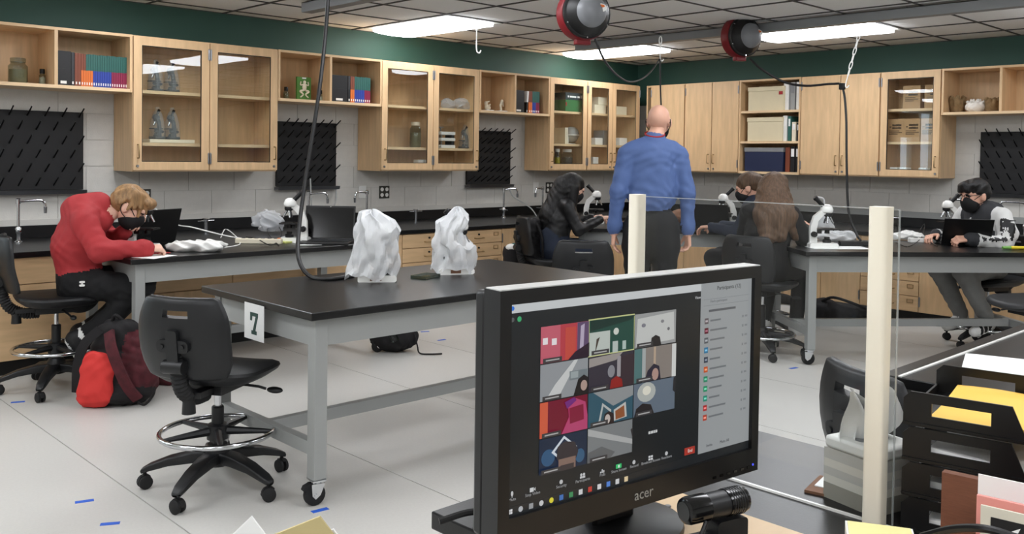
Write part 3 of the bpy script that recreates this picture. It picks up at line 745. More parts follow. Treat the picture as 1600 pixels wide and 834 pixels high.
def head_prims(Mh, ears=True):
    P = [el((0, -.012, .035), (.076, .096, .088), 0, Mh), el((0, .02, -.02), (.066, .078, .08), 0, Mh), el((0, .038, -.068), (.046, .05, .045), 0, Mh),
         rc((0, .094, .02), (0, .112, -.022), .009, .013, 0, M_=Mh), el((0, .085, -.055), (.026, .014, .006), 2, Mh), el((0, .082, -.066), (.024, .013, .007), 2, Mh),
         rc((-.045, .082, .03), (.045, .082, .03), .012, .012, 0, M_=Mh)]
    for s in (-1, 1):
        P.append(el((s * .031, .086, .012), (.013, .01, .008), 3, Mh))
        if ears: P.append(el((s * .079, -.012, -.005), (.011, .022, .033), 0, Mh)); P.append(el((s * .083, -.002, -.005), (.006, .012, .02), 0, Mh))
    return P
def hand_prims(wr, d, bk, thumb, curl=.5, spread=.08, s=1.0):
    """wr wrist, d finger direction, bk back-of-hand normal, thumb: +1/-1 side of d x bk"""
    d = Vector(d).normalized(); bk = Vector(bk); bk = (bk - d * bk.dot(d)).normalized(); sd = d.cross(bk) * thumb; wr = Vector(wr)
    P = []
    for o in (-.026, -.009, .009, .026):
        P.append(rc(wr + sd * o * .6 * s, wr + (d * .085 + sd * o) * s, .0145 * s, .0125 * s, 0))
    ln = [(.026, .082, .0085), (.009, .09, .009), (-.009, .084, .0085), (-.026, .066, .0075)]
    for o, L, r in ln:
        p = wr + (d * .085 + sd * o) * s; ang = .15; dirv = d
        for q, fr in enumerate((.45, .32, .25)):
            ang += curl * (1.0 if q else .7)
            dv = (d * math.cos(ang) - bk * math.sin(ang) + sd * (o / .026) * spread).normalized()
            e = p + dv * L * fr * s; P.append(rc(p, e, r * s * (1 - .1 * q), r * s * (.9 - .1 * q), 0)); p = e
    p = wr + (d * .02 + sd * .026) * s; e = p + (d * .04 + sd * .025 - bk * .012) * s; P.append(rc(p, e, .013 * s, .011 * s, 0))
    P.append(rc(e, e + (d * .032 + sd * .004 - bk * (.01 + .02 * curl)) * s, .0105 * s, .0085 * s, 0))
    return P
def mask_obj(parent, Mh, m='mask'):
    P = [el((0, .044, -.058), (.064, .07, .066), 0, Mh), el((0, .08, -.03), (.044, .044, .04), 0, Mh)]
    o = net_object('face_mask', [(P, .005, .02)], [m], parent)
    for s in (-1, 1):
        pts = [Mh @ Vector(q) for q in ((s * .058, .06, -.02), (s * .076, .01, .012), (s * .085, -.03, .02), (s * .088, -.036, -.005), (s * .08, -.015, -.04), (s * .056, .05, -.065))]
        MB().tube(bez(pts, 4), .0025, 6).build('ear_loop', m, o)
    return o
def glasses_obj(parent, Mh):
    m = MB()
    for s in (-1, 1):
        m.tube([Mh @ Vector((s * .033 + .026 * math.cos(a), .107, .008 + .019 * math.sin(a))) for a in [2 * PI * i / 16 for i in range(16)]], .0025, 6, closed=True)
        m.tube([Mh @ Vector(q) for q in ((s * .06, .105, .014), (s * .08, .03, .014), (s * .086, -.02, .012), (s * .084, -.04, -.008))], .0025, 6)
    m.tube([Mh @ Vector((-.008, .108, .012)), Mh @ Vector((.008, .108, .012))], .0025, 6)
    return m.build('glasses', 'black', parent)
def person(label, loc, rz, groups, mats):
    o = net_object('person', groups, mats, None, loc, rz); return tag(o, label, 'person', 'people in the classroom')
# ---- standing person in the blue shirt, seen from behind
pp = hd(1017, 400, 6.5)
N = .003
S, T, SH = 1, 4, 5
Mh = hmat((.045, .03, 1.685), -.32, .02)
body = [rc((0, 0, 1.21), (0, .0, 1.26), .182, .178, S, fy=.66, n=N), rc((0, 0, 1.2), (0, -.01, 1.4), .175, .172, S, fy=.68, n=N), rc((-.13, -.01, 1.47), (.13, -.01, 1.47), .075, .075, S, fy=.95, n=N),
        rc((0, -.005, 1.54), (-.13, -.01, 1.49), .055, .06, S), rc((0, -.005, 1.54), (.13, -.01, 1.49), .055, .06, S), rc((.006, -.005, 1.54), (.014, .0, 1.562), .064, .061, S),
        rc((.01, -.005, 1.56), (.035, .015, 1.64), .053, .052, 0)]
for s in (-1, 1):
    body += [rc((s * .185, -.01, 1.455), (s * .245, -.035, 1.19), .066, .054, S, n=N), rc((s * .245, -.035, 1.19), (s * .262, .01, .95), .054, .044, S, n=N), rc((s * .262, .012, .955), (s * .265, .02, .925), .046, .045, S),
             rc((s * .262, .012, .93), (s * .264, .02, .895), .028, .027, 0),
             rc((s * .075, .0, .95), (s * .1, .005, .8), .118, .105, T, fy=.95), rc((s * .1, .005, .8), (s * .1, .02, .5), .1, .075, T, n=.003), rc((s * .1, .02, .5), (s * .1, -.01, .1), .075, .062, T, n=.003),
             rc((s * .1, -.04, .045), (s * .12, .15, .04), .042, .038, SH)]
body.append(rc((0, 0, .88), (0, 0, .9), .182, .18, T, fy=.66))
hands = hand_prims((-.264, .02, .9), (-.02, .12, -1), (-1, .2, 0), 1, .35) + hand_prims((.264, .02, .9), (.05, .15, -1), (1, .3, 0), -1, .6)
pt = person('person standing with back turned in a blue dress shirt and black trousers', (pp.x, pp.y, 0), math.radians(-44), [(body, .0075, .03), (head_prims(Mh), .006, .015), (hands, .004, .006)],
            ['skin', 'shirt_blue', 'lip', 'eye', 'trousers', 'shoe_dark'])
mask_obj(pt, Mh); glasses_obj(pt, Mh)
MB().tube([(.012 + .068 * math.cos(a), -.002 + .068 * math.sin(a), 1.6 + .022 * math.sin(a)) for a in [2 * PI * i / 24 for i in range(24)]], .006, 8, closed=True).build('lanyard', 'red', pt)
# ---- student in the red hoodie, writing
pr_ = hd(125, 450, 5.5); RZ = math.radians(-24 - 90)
S, T, SH, W_ = 1, 4, 5, 6
Mh = hmat((.0, .275, 1.085), -.1, .62)
body = [rc((0, -.0, .68), (0, -.02, .85), .15, .165, S, fy=.8, n=N), rc((0, -.02, .85), (0, .03, 1.01), .165, .15, S, fy=.82, n=N), rc((-.11, .04, 1.03), (.11, .04, 1.03), .085, .085, S, n=N),
        rc((0, -.02, 1.07), (0, .1, 1.1), .085, .08, S), rc((0, .06, 1.07), (0, .17, 1.06), .058, .055, 0), el((0, -.03, 1.07), (.11, .06, .075), S, n=N), rc((-.06, .12, 1.0), (.06, .12, 1.0), .06, .06, S),
        rc((0, 0, .6), (0, .0, .66), .15, .15, T, fy=.85)]
body += [rc((.175, .04, 1.01), (.25, .13, .845), .075, .064, S, n=N), rc((.25, .13, .845), (.17, .36, .845), .062, .05, S, n=N), rc((.17, .36, .845), (.165, .375, .845), .052, .05, S),
         rc((-.175, .04, 1.01), (-.24, .16, .85), .075, .062, S, n=N), rc((-.24, .16, .85), (-.08, .24, .93), .058, .048, S, n=N)]
for s in (-1, 1):
    kx = .12 * s
    body += [rc((s * .085, .0, .635), (kx, .34, .62 - .02 * (s > 0)), .1, .078, T, n=.003), rc((kx, .35, .61), (kx * .9, .14, .4), .076, .058, T, n=.003), rc((kx * .9, .14, .4), (kx * .9, .06, .35), .06, .052, T),
             rc((kx * .9, .07, .355), (kx * .9, .01, .325), .043, .04, W_), rc((kx * .9, -.02, .32), (kx * .9, .04, .2), .045, .04, SH), rc((kx * .9, -.045, .3), (kx * .9, .01, .19), .02, .02, W_)]
hands = hand_prims((.165, .375, .85), (-.3, 1, -.06), (.35, .1, 1), -1, .95) + hand_prims((-.075, .25, .94), (.5, .5, .5), (-1, 0, .5), 1, 1.0)
pr1 = person('student in a red hoodie and black mask bent over writing at the table', (pr_.x, pr_.y, 0), RZ, [(body, .0075, .03), (head_prims(Mh), .006, .015), (hands, .004, .006)],
             ['skin_pale', 'red', 'lip', 'eye', 'cloth_black', 'shoe_dark', 'shoe_white'])
mask_obj(pr1, Mh)
hp = [el((0, -.022, .05), (.089, .108, .085), 0, Mh, n=.005), el((0, -.06, .01), (.088, .07, .075), 0, Mh, n=.005), el((0, .075, .085), (.07, .045, .035), 0, Mh, n=.006)]
for i in range(22):
    a = -2.6 + i * .25; hp.append(rc((.075 * math.sin(a), .05 * math.cos(a) - .01, .1), (.098 * math.sin(a), .112 * math.cos(a) - .012, .02 + .03 * math.sin(i * 2.3)), .02, .009, 0, M_=Mh))
net_object('hair', [(hp, .006, .012)], ['hair_blond'], pr1)
lm = MB(); o0 = rrect(.03, .012, .005)   # small white logo on the trouser hip
lm.prism([(q[0], q[1] + .01) for q in o0], 0, .002, 'x').prism([(q[0], q[1] - .01) for q in o0], 0, .002, 'x').box(0, .002, -.004, .004, -.012, .012)
lm.build('trouser_logo', 'white', pr1, (.192, .03, .65), (0, -.3, 0))
# ---- student with long black hair
pg = hd(866, 400, 8.05); RZ = math.radians(-30 - 90)
Mh = hmat((0, .16, 1.15), 0, .45)
body = [rc((0, 0, .62), (0, 0, .72), .15, .145, T, fy=.85), rc((0, 0, .72), (0, .03, .86), .145, .15, S, fy=.78, n=N), rc((0, .03, .86), (0, .07, .98), .15, .13, S, fy=.8, n=N), rc((-.1, .07, 1.0), (.1, .07, 1.0), .07, .07, S),
        rc((0, .08, 1.02), (0, .13, 1.1), .05, .048, 0)]
for s in (-1, 1):
    body += [rc((s * .15, .07, 1.0), (s * .2, .16, .8), .062, .052, S, n=N), rc((s * .2, .16, .8), (s * .1, .38, .88), .05, .04, S, n=N),
             rc((s * .08, 0, .63), (s * .1, .36, .62), .092, .072, T), rc((s * .1, .36, .62), (s * .1, .3, .24), .07, .05, T), rc((s * .1, .28, .2), (s * .1, .42, .17), .042, .036, SH)]
hands = hand_prims((.1, .38, .885), (-.3, 1, .2), (0, 0, 1), -1, .7) + hand_prims((-.1, .38, .885), (.3, 1, .2), (0, 0, 1), 1, .7)
pg1 = person('student with long black hair in a black jacket and jeans leaning to a microscope', (pg.x, pg.y, 0), RZ, [(body, .012, .03), (head_prims(Mh), .007, .015), (hands, .004, .006)],
             ['skin_pale', 'jacket_black', 'lip', 'eye', 'jeans', 'shoe_white'])
mask_obj(pg1, Mh)
hp = [el((0, -.02, .045), (.09, .11, .09), 0, Mh, n=.003), rc((0, .08, 1.16), (0, -.04, .9), .105, .1, 0, fx=.95, n=.004), rc((0, -.04, .92), (0, -.06, .8), .095, .06, 0, n=.004), rc((.085, .15, 1.16), (.1, .13, .93), .045, .03, 0), rc((-.085, .15, 1.16), (-.1, .13, .93), .045, .03, 0)]
net_object('hair', [(hp, .008, .03)], ['hair_black'], pg1)
# ---- student with long brown hair, back turned
pb = hd(1196, 420, 6.75); RZ = math.radians(5 - 90)
Mh = hmat((.01, .12, 1.2), -.2, .25)
body = [rc((0, 0, .62), (0, 0, .72), .155, .15, T, fy=.85), rc((0, 0, .7), (0, .02, .88), .165, .165, S, fy=.8, n=N), rc((0, .02, .88), (0, .05, 1.02), .165, .14, S, fy=.85, n=N), rc((-.11, .05, 1.04), (.11, .05, 1.04), .075, .075, S), rc((0, .06, 1.05), (.0, .11, 1.14), .052, .05, 0),
        el((-.08, -.02, 1.05), (.11, .08, .06), S, n=N)]
for s in (-1, 1):
    body += [rc((s * .165, .05, 1.03), (s * .24, .14, .84), .07, .06, S, n=N), rc((s * .24, .14, .84), (s * .13, .37, .9), .058, .048, S, n=N),
             rc((s * .085, 0, .63), (s * .12, .36, .6), .095, .075, T), rc((s * .12, .36, .6), (s * .13, .26, .2), .07, .05, T), rc((s * .13, .26, .2), (s * .13, .26, .17), .04, .038, 0), rc((s * .13, .24, .155), (s * .16, .4, .13), .045, .04, SH)]
hands = hand_prims((.13, .37, .91), (-.1, 1, .35), (.5, 0, .8), -1, .6) + hand_prims((-.13, .37, .91), (.2, 1, .35), (-.5, 0, .8), 1, .6)
pb1 = person('student with long brown hair in a black hoodie using a microscope, back turned', (pb.x, pb.y, 0), RZ, [(body, .012, .03), (head_prims(Mh), .007, .015), (hands, .004, .006)],
             ['skin', 'cloth_black', 'lip', 'eye', 'cloth_black', 'shoe_white'])
mask_obj(pb1, Mh)
hp = [el((0, -.02, .045), (.094, .112, .092), 0, Mh, n=.003), rc((0, .08, 1.2), (.03, -.03, 1.02), .11, .112, 0, n=.004), rc((.03, -.03, 1.02), (.06, -.1, .87), .11, .06, 0, n=.004), rc((.06, .08, 1.18), (.16, .03, 1.02), .075, .065, 0, n=.004), rc((.16, .03, 1.02), (.2, .06, .86), .065, .025, 0, n=.004), rc((.1, -.03, 1.03), (.14, -.06, .88), .1, .05, 0, n=.004)]
net_object('hair', [(hp, .008, .03)], ['hair_brown'], pb1)
# ---- student behind her with tied-up brown hair
pc = hd(1186, 420, 7.55); RZ = math.radians(105 - 90)
Mh = hmat((.0, .1, 1.19), .1, .3)
body = [rc((0, 0, .62), (0, 0, .72), .15, .145, T, fy=.85), rc((0, 0, .7), (0, .02, .88), .155, .155, S, fy=.78, n=N), rc((0, .02, .88), (0, .05, 1.0), .155, .13, S, fy=.82, n=N), rc((-.1, .05, 1.02), (.1, .05, 1.02), .07, .07, S), rc((0, .06, 1.04), (.0, .09, 1.12), .05, .048, 0)]
for s in (-1, 1):
    body += [rc((s * .15, .05, 1.01), (s * .21, .12, .83), .065, .056, S, n=N), rc((s * .21, .12, .83), (s * .14, .36, .86), .052, .042, S, n=N),
             rc((s * .08, 0, .63), (s * .1, .36, .6), .092, .072, T), rc((s * .1, .36, .6), (s * .1, .28, .22), .07, .05, T), rc((s * .1, .26, .18), (s * .1, .4, .15), .042, .036, SH)]
hands = hand_prims((.14, .36, .865), (-.1, 1, -.1), (0, 0, 1), -1, .5) + hand_prims((-.14, .36, .865), (.1, 1, -.1), (0, 0, 1), 1, .5)
pc1 = person('student with tied-up brown hair in dark blue typing on a laptop', (pc.x, pc.y, 0), RZ, [(body, .013, .03), (head_prims(Mh), .008, .015), (hands, .004, .006)],
             ['skin', 'jeans', 'lip', 'eye', 'cloth_black', 'shoe_dark'])
mask_obj(pc1, Mh)
hp = [el((0, -.02, .045), (.09, .11, .09), 0, Mh, n=.004), el((0, -.115, .02), (.05, .045, .05), 0, Mh, n=.004)]
net_object('hair', [(hp, .008, .02)], ['hair_brown'], pc1)
# ---- student in the varsity jacket
pv = hd(1540, 430, 7.1); RZ = math.radians(158 - 90)
WH, CH, GR, SW, ST = 1, 4, 5, 6, 7
Mh = hmat((0, .14, 1.17), -.05, .1)
body = [rc((0, 0, .62), (0, 0, .7), .15, .15, GR, fy=.85), rc((0, 0, .7), (0, .02, .88), .165, .165, CH, fy=.78, n=N), rc((0, .02, .88), (0, .04, 1.0), .165, .14, CH, fy=.82, n=N), rc((-.1, .04, 1.02), (.1, .04, 1.02), .075, .075, CH), rc((0, .05, 1.04), (.0, .1, 1.12), .05, .048, 0),
        el((0, -.02, 1.07), (.12, .085, .06), CH, n=N), rc((.05, .1, 1.05), (.03, .15, .85), .045, .04, CH), rc((-.05, .1, 1.05), (-.03, .15, .85), .045, .04, CH), el((0, .16, .86), (.012, .012, .13), WH)]
for s in (-1, 1):
    body += [rc((s * .165, .04, 1.02), (s * .24, .06, .9), .072, .066, WH, n=N), rc((s * .24, .06, .9), (s * .25, .11, .82), .064, .06, WH, n=N), rc((s * .25, .11, .82), (s * .16, .34, .855), .056, .048, WH, n=N), rc((s * .17, .32, .853), (s * .155, .355, .857), .052, .046, CH),
             rc((s * .085, 0, .635), (s * .12, .36, .61), .1, .08, GR, n=.003), rc((s * .12, .36, .61), (s * .12, .12, .25), .078, .055, GR, n=.003), rc((s * .12, .12, .25), (s * .12, .11, .21), .04, .04, SW), rc((s * .12, .09, .19), (s * .13, .25, .15), .046, .04, SW)]
    for i in range(3): body.append(el((s * .135, .13 + .04 * i, .185 - .012 * i), (.038, .008, .03), ST))
for i in range(6): body.append(rc((-.22 - .008 * i, .115 + .006 * i, 1.0 - .028 * i), (-.3 - .001 * i, .06 + .008 * i, 1.0 - .028 * i), .007, .007, ST))
for i in range(4): body.append(rc((-.25 + .012 * i, .16 + .03 * i, .845), (-.3 + .02 * i, .15 + .045 * i, .86), .01, .008, ST))
hands = hand_prims((-.155, .355, .86), (.3, 1, -.05), (-.5, 0, .8), 1, .9) + hand_prims((.155, .355, .86), (-.2, 1, -.05), (.3, 0, 1), -1, .6)
pv1 = person('student in a black and white varsity jacket, mask and glasses holding a pen', (pv.x, pv.y, 0), RZ, [(body, .011, .025), (head_prims(Mh), .006, .015), (hands, .004, .006)],
             ['skin', 'white_cloth', 'lip', 'eye', 'charcoal', 'grey_cloth', 'shoe_white', 'black'])
mask_obj(pv1, Mh); glasses_obj(pv1, Mh)
hp = [el((0, -.02, .055), (.09, .11, .085), 0, Mh, n=.004), el((0, -.06, .02), (.088, .07, .06), 0, Mh, n=.004), el((0, .07, .088), (.075, .05, .035), 0, Mh, n=.006), el((-.03, .1, .06), (.03, .02, .03), 0, Mh, n=.005), el((.03, .1, .065), (.03, .02, .03), 0, Mh, n=.005)]
net_object('hair', [(hp, .006, .015)], ['hair_black'], pv1)
# stools of the seated people
def at_local(o, x, y): return Matrix.Rotation(o.rotation_euler[2], 4, 'Z') @ Vector((x, y, 0)) + o.location
for o, dy, ex, lab, rr in ((pg1, -.03, -.06, 'black swivel lab stool under the student with long black hair', 0), (pb1, -.04, -.08, 'black swivel lab stool under the brown-haired student', .0), (pc1, -.03, -.1, 'black swivel lab stool under the student typing on a laptop', 0), (pv1, -.03, -.1, 'black swivel lab stool under the varsity jacket student', 0)):
    q = at_local(o, 0, dy); stool(lab, q.x, q.y, o.rotation_euler[2] + rr, .545, .15, .4, ex)
q = hd(1612, 470, 5.9)
stool('black swivel lab stool standing empty beside the varsity jacket student table', q.x, q.y, math.radians(60), .56, .25, .2, -.08)
# ------------------------------------------------------------------ microscopes
AR = math.atan2(CR[1], CR[0])         # heading of things that show their side to the room's front desk
def scope_parts(body):
    P = {}
    P['base'] = MB().prism([(-.09, 0), (.1, 0), (.11, .008), (.11, .024), (.1, .034), (-.085, .034), (-.095, .026), (-.095, .006)], -.062, .062, 'y').mesh('base', [M[body]], False)
    m = MB(); pts = [(-.085, .034), (-.03, .034), (-.035, .13), (-.025, .19), (.015, .235), (.055, .25), (.055, .275), (0, .27), (-.055, .225), (-.08, .15)]
    P['arm'] = m.prism(pts, -.019, .019, 'y').mesh('arm', [M[body]])
    P['stage'] = MB().box(-.035, .105, -.06, .06, .128, .138).box(-.035, .0, -.02, .02, .1, .128).box(.01, .08, -.03, .03, .138, .141).mesh('stage', [M['black']], False)
    P['illuminator'] = MB().lathe([(.03, .034), (.03, .055), (.02, .06), (.02, .075)], (.045, 0, 0), 16).cyl((.045, 0, .1), (.045, 0, .128), .018, .018, 14).mesh('illuminator', [M['black']])
    m = MB().lathe([(.022, .222), (.03, .232), (.03, .25)], (.05, 0, 0), 18)
    P['nosepiece'] = m.mesh('nosepiece', [M['black']])
    P['objective'] = [MB().cyl((.05 + dx * .4, dy * .4, .226), (.05 + dx * 1.3, dy * 1.3, .175), .0095, .0065, 12).mesh('objective', [M['chrome']]) for dx, dy in ((.03, 0), (-.012, .026), (-.012, -.026))]
    m = MB().lathe([(.036, .25), (.044, .258), (.046, .275), (.036, .3), (.018, .312)], (.04, 0, 0), 20)
    P['head'] = m.mesh('head', [M[body]])
    P['eyepiece'] = MB().cyl((.02, 0, .292), (-.04, 0, .352), .0155, .0155, 16).cyl((-.036, 0, .348), (-.05, 0, .362), .019, .018, 16).mesh('eyepiece', [M['black']])
    P['focus_knob'] = [MB().cyl((-.058, s * .019, .095), (-.058, s * .045, .095), .021, .02, 16).cyl((-.058, s * .045, .095), (-.058, s * .058, .095), .013, .012, 14).mesh('focus_knob', [M['black']]) for s in (-1, 1)]
    return P
SCW = scope_parts('white_gloss'); SCD = scope_parts('grille')
def scope(label, loc, rz, P=SCW, s=1.0, name='microscope', lean=0):
    t = thing(name, label, 'microscope', loc, rz, 'light microscopes'); t.scale = (s, s, s)
    for k, me in P.items():
        for q in (me if isinstance(me, list) else [me]): link(k, q, t)
    return t
p = hz(226, 392, H); scope('white microscope on the table in front of the student in red', (p.x + .02, p.y + .12, H), AR)
p = hz(462, 378, H); scope('white microscope beside the power strip and the open black laptop', (p.x, p.y, H), AR + PI)
p = hz(925, 349, H); scope('white microscope the student with long black hair looks into', (p.x, p.y, H), AR)
p = hz(1136, 356, H); scope('white microscope behind the laptop of the student with tied-up hair', (p.x, p.y, H), AR + PI)
p = hz(1282, 386, H); scope('white microscope held by the brown-haired student', (p.x, p.y, H), AR)
p = hz(1487, 372, H); scope('white microscope in front of the varsity jacket student', (p.x, p.y, H), AR + PI)
p7a = hz(588, 441, H); p7b = hz(710, 429, H)
for pc_, lab, kx in ((p7a, 'white microscope under the taller plastic cover, base showing, beside the power cord', AR + .12), (p7b, 'white microscope under the plastic cover beside the clear tray on table 7', AR + .3)):
    t = scope(lab, (pc_.x + .03, pc_.y + .045, H), kx, s=.93)
    B(-.03, .03, -.0635, -.062, .008, .028).build('label_sticker', 'brownb', t, smooth=False)
def cover(label, c, prof, ang, d=.085, seed=1):
    """prof: (z, x0, x1) extents along the heading ang"""
    rnd = random.Random(seed); n = 56; rings = []
    ph = [rnd.uniform(0, 6) for _ in range(8)]
    zs = []
    for i in range(len(prof) - 1):
        (z0, a0, b0), (z1, a1, b1) = prof[i], prof[i + 1]
        k = 5
        for q in range(k): t = q / k; zs.append((z0 + (z1 - z0) * t, a0 + (a1 - a0) * t, b0 + (b1 - b0) * t))
    zs.append(prof[-1])
    zt = prof[-1][0]; zb = prof[0][0]
    for z, a, b in zs:
        ring = []; cx = (a + b) / 2; hw = (b - a) / 2; u = (z - zb) / (zt - zb)
        dd = d * (1 - .45 * max(0, (u - .6) / .4) ** 2) 
        for j in range(n):
            th = 2 * PI * j / n
            fold = 1 + .07 * math.sin(5 * th + ph[0] + 5 * u) * (1 - .4 * u) + .04 * math.sin(9 * th + ph[1] - 8 * u) + .025 * math.sin(17 * th + ph[2] + 12 * u)
            fold += .1 * abs(math.sin(3.0 * th + ph[3] + 5 * u)) + .07 * abs(math.sin(5 * th + ph[6] - 7 * u)) - .06
            ring.append((cx + hw * math.cos(th) * fold, dd * math.sin(th) * fold, z + .012 * math.sin(4 * th + ph[4]) * (1 if u < .05 else .5) + .012 * math.sin(7 * th + ph[5] + 6 * u)))
        rings.append(ring)
    # closed crumpled top
    last = rings[-1]; c0 = Vector((sum(p[0] for p in last) / n, 0, zt))
    for q, dz in ((.7, .008), (.35, .012), (.05, .013)): rings.append([(c0.x + (p[0] - c0.x) * q, p[1] * q, p[2] + dz) for p in last])
    m = MB(); f = m.loft(rings, caps=False)
    o = m.build('dust_cover', 'film', None, (c.x, c.y, H), (0, 0, ang), ang=14)
    return tag(o, label, 'dust cover', 'plastic microscope covers')
cover('tall crumpled white plastic cover over the microscope beside the power cord', p7a + Vector((.02, .05, 0)), [(.028, -.135, .1), (.09, -.115, .115), (.15, -.1, .115), (.2, -.09, .11), (.26, -.085, .125), (.3, -.08, .1), (.33, -.07, .045)], AR, .09, 3)
cover('crumpled white plastic cover over the microscope beside the clear tray', p7b + Vector((.03, .05, 0)), [(.024, -.115, .11), (.08, -.1, .115), (.145, -.1, .11), (.165, -.1, .08), (.22, -.085, .055), (.27, -.085, .075), (.3, -.04, .08), (.33, -.01, .055)], AR, .085, 8)
p = hz(665, 434, H)
t = thing('clear_tray', 'small clear plastic slide tray on table 7 between the covers', 'tray', (p.x, p.y, H), .3)
B(-.07, .07, -.045, .045, 0, .003).build('tray_floor', 'clear', t, smooth=False)
m = MB(); m.box(-.07, .07, -.045, -.042, .003, .018).box(-.07, .07, .042, .045, .003, .018).box(-.07, -.067, -.042, .042, .003, .018).box(.067, .07, -.042, .042, .003, .018); m.build('tray_rim', 'clear', t, smooth=False)
# ------------------------------------------------------------------ crumpled bags, paper, laptops, cables on the tables
def crumple(name, label, cat, loc, size, mname, rz=0, seed=1, group=None, nz=.011):
    r = random.Random(seed); P = [];
    for i in range(9):
        P.append(el((r.uniform(-.38, .38) * size[0], r.uniform(-.32, .32) * size[1], size[2] * r.uniform(.25, .5)), (size[0] * r.uniform(.2, .34), size[1] * r.uniform(.22, .36), size[2] * r.uniform(.28, .5)), 0, n=-nz))
    o = net_object(name, [(P, .006, .02, lambda G: -G[..., 2])], [mname], None, loc, rz)
    return tag(o, label, cat, group)
p = hz(307, 392, H); crumple('plastic_bag', 'crumpled white plastic bag lying on the table of the student in red', 'bag', (p.x, p.y, H), (.32, .16, .085), 'white', AR, 4)
p = hz(420, 362, H); crumple('plastic_bag', 'clear crumpled plastic bag behind the power strip', 'bag', (p.x, p.y + .02, H), (.26, .16, .19), 'film_thin', AR, 6)
p = hz(1303, 376, H); crumple('plastic_bag', 'flat crumpled white plastic bag behind the microscope of the brown-haired student', 'bag', (p.x, p.y, H), (.28, .16, .1), 'film', AR, 9)
p = hz(1096, 348, H); crumple('plastic_bag', 'small balled white plastic bag with a dark cord beside the standing person', 'bag', (p.x, p.y, H), (.22, .13, .11), 'white', AR, 12)
p = hz(1412, 374, H); crumple('plastic_bag', 'white plastic bag lying beside the white post on the shared table', 'bag', (p.x, p.y, H), (.26, .15, .075), 'white', AR, 15)
p = hz(1070, 350, H); o = net_object('paper_bag', [([el((0, 0, .07), (.11, .07, .07), 0, n=.006), el((.05, 0, .09), (.08, .06, .06), 0, n=.006)], .008, .02, lambda G: -G[..., 2])], ['brownb'], None, (p.x, p.y + .05, H), AR); tag(o, 'rounded brown paper bag beside the standing person on the far table', 'bag')
p = hz(1286, 366, H)     # tied carrier bag
t = thing('carrier_bag', 'tied white carrier bag with looped handles beside the brown-haired student', 'bag', (p.x + .1, p.y + .06, H), AR)
net_object('bag_body', [([el((0, 0, .09), (.075, .06, .09), 0, n=.006), rc((0, 0, .12), (.0, 0, .22), .05, .02, 0, n=.004), el((.05, 0, .05), (.05, .05, .05), 0, n=.006)], .007, .02, lambda G: -G[..., 2])], ['film'], t)
MB().tube(bez([(0, 0, .21), (.012, 0, .26), (.0, 0, .3), (-.05, 0, .31), (-.04, .01, .28), (-.02, .01, .26)], 5), .008, 8).build('handle_loop', 'film', t)
def sheet(label, loc, rz, w_=.21, l=.297, m='paper', name='paper_sheet', th=.0015, grp='papers lying on the tables'):
    o = B(-w_ / 2, w_ / 2, -l / 2, l / 2, 0, th).build(name, m, None, loc, (0, 0, rz), smooth=False); return tag(o, label, 'paper', grp)
p = hz(232, 401, H); sheet('white worksheet under the hand of the student in red', (p.x, p.y + .05, H), .5)
p = hz(495, 381, H); sheet('white paper sheet in front of the open black laptop', (p.x + .02, p.y + .02, H), 1.2)
p = hz(1297, 387, H); sheet('long white paper sheet on the shared table before the brown-haired student', (p.x + .05, p.y - .03, H), a_rt, .43, .2)
p = hz(920, 352, H); sheet('small white paper with a pink mark in front of the microscope near the corner', (p.x, p.y - .02, H), .3, .16, .1)
p = hz(248, 398, H); tag(MB().cyl((-.07, 0, .0045), (.07, 0, .0045), .0045, .0045, 8).cyl((.07, 0, .0045), (.085, 0, .0045), .0045, .001, 8).build('pen', 'red', None, (p.x, p.y + .04, H + .002), (0, 0, AR + .4)), 'red pen on the worksheet of the student in red', 'pen')
p = hz(448, 379, H)
tag(B(-.06, .06, -.04, .04, 0, .012).build('sticky_notes', 'stickyn', None, (p.x, p.y, H), (0, 0, .4), bev=.002) if 'stickyn' in M else (D('stickyn', (196, 200, 120), .7), B(-.06, .06, -.04, .04, 0, .012).build('sticky_notes', 'stickyn', None, (p.x, p.y, H), (0, 0, .4), bev=.002))[1], 'yellow green sticky note pad beside the microscope base', 'notepad')
p = hz(1585, 390, H)
t = thing('highlighter', 'green and yellow marker pen on the shared table end', 'pen', (p.x, p.y, H), a_rt)
D('hl_yellow', (226, 200, 40), .5); D('hl_green', (120, 176, 84), .5)
MB().cyl((-.03, 0, .014), (.1, 0, .014), .013, .012, 12).build('barrel', 'hl_yellow', t); MB().cyl((-.09, 0, .014), (-.03, 0, .014), .011, .0135, 12).build('cap', 'hl_green', t)
def laptop(label, loc, rz, tilt=100, w_=.32, d=.22):
    """local -y: front of the keyboard"""
    t = thing('laptop', label, 'laptop', loc, rz, 'open black laptops')
    B(-w_ / 2, w_ / 2, -d, 0, 0, .016).build('keyboard_base', 'black', t, bev=.004)
    B(-w_ / 2 + .02, w_ / 2 - .02, -d * .55, -.02, .0162, .018).build('keys', 'grille', t, smooth=False)
    s = B(-w_ / 2, w_ / 2, 0, .008, 0, d).build('screen_lid', 'black', t, (0, 0, .012), (-math.radians(tilt - 90), 0, 0), bev=.003)
    B(-w_ / 2 + .012, w_ / 2 - .012, -.001, 0, .016, d - .014).build('display', 'black_gloss', s, smooth=False)
    MB().cyl((0, -.0015, d - .007), (0, .0, d - .007), .003, .003, 8).build('camera_dot', 'white', s)
    return t
p = hz(520, 383, H); laptop('open black laptop with dark screen beside the white paper sheet', (p.x + .12, p.y + .24, H), AR, 105, .36, .25)
p = hz(258, 386, H); laptop('open black laptop turned sideways behind the microscope of the student in red', (p.x + .0, p.y + .16, H), AR - 2.0, 105, .34, .24)
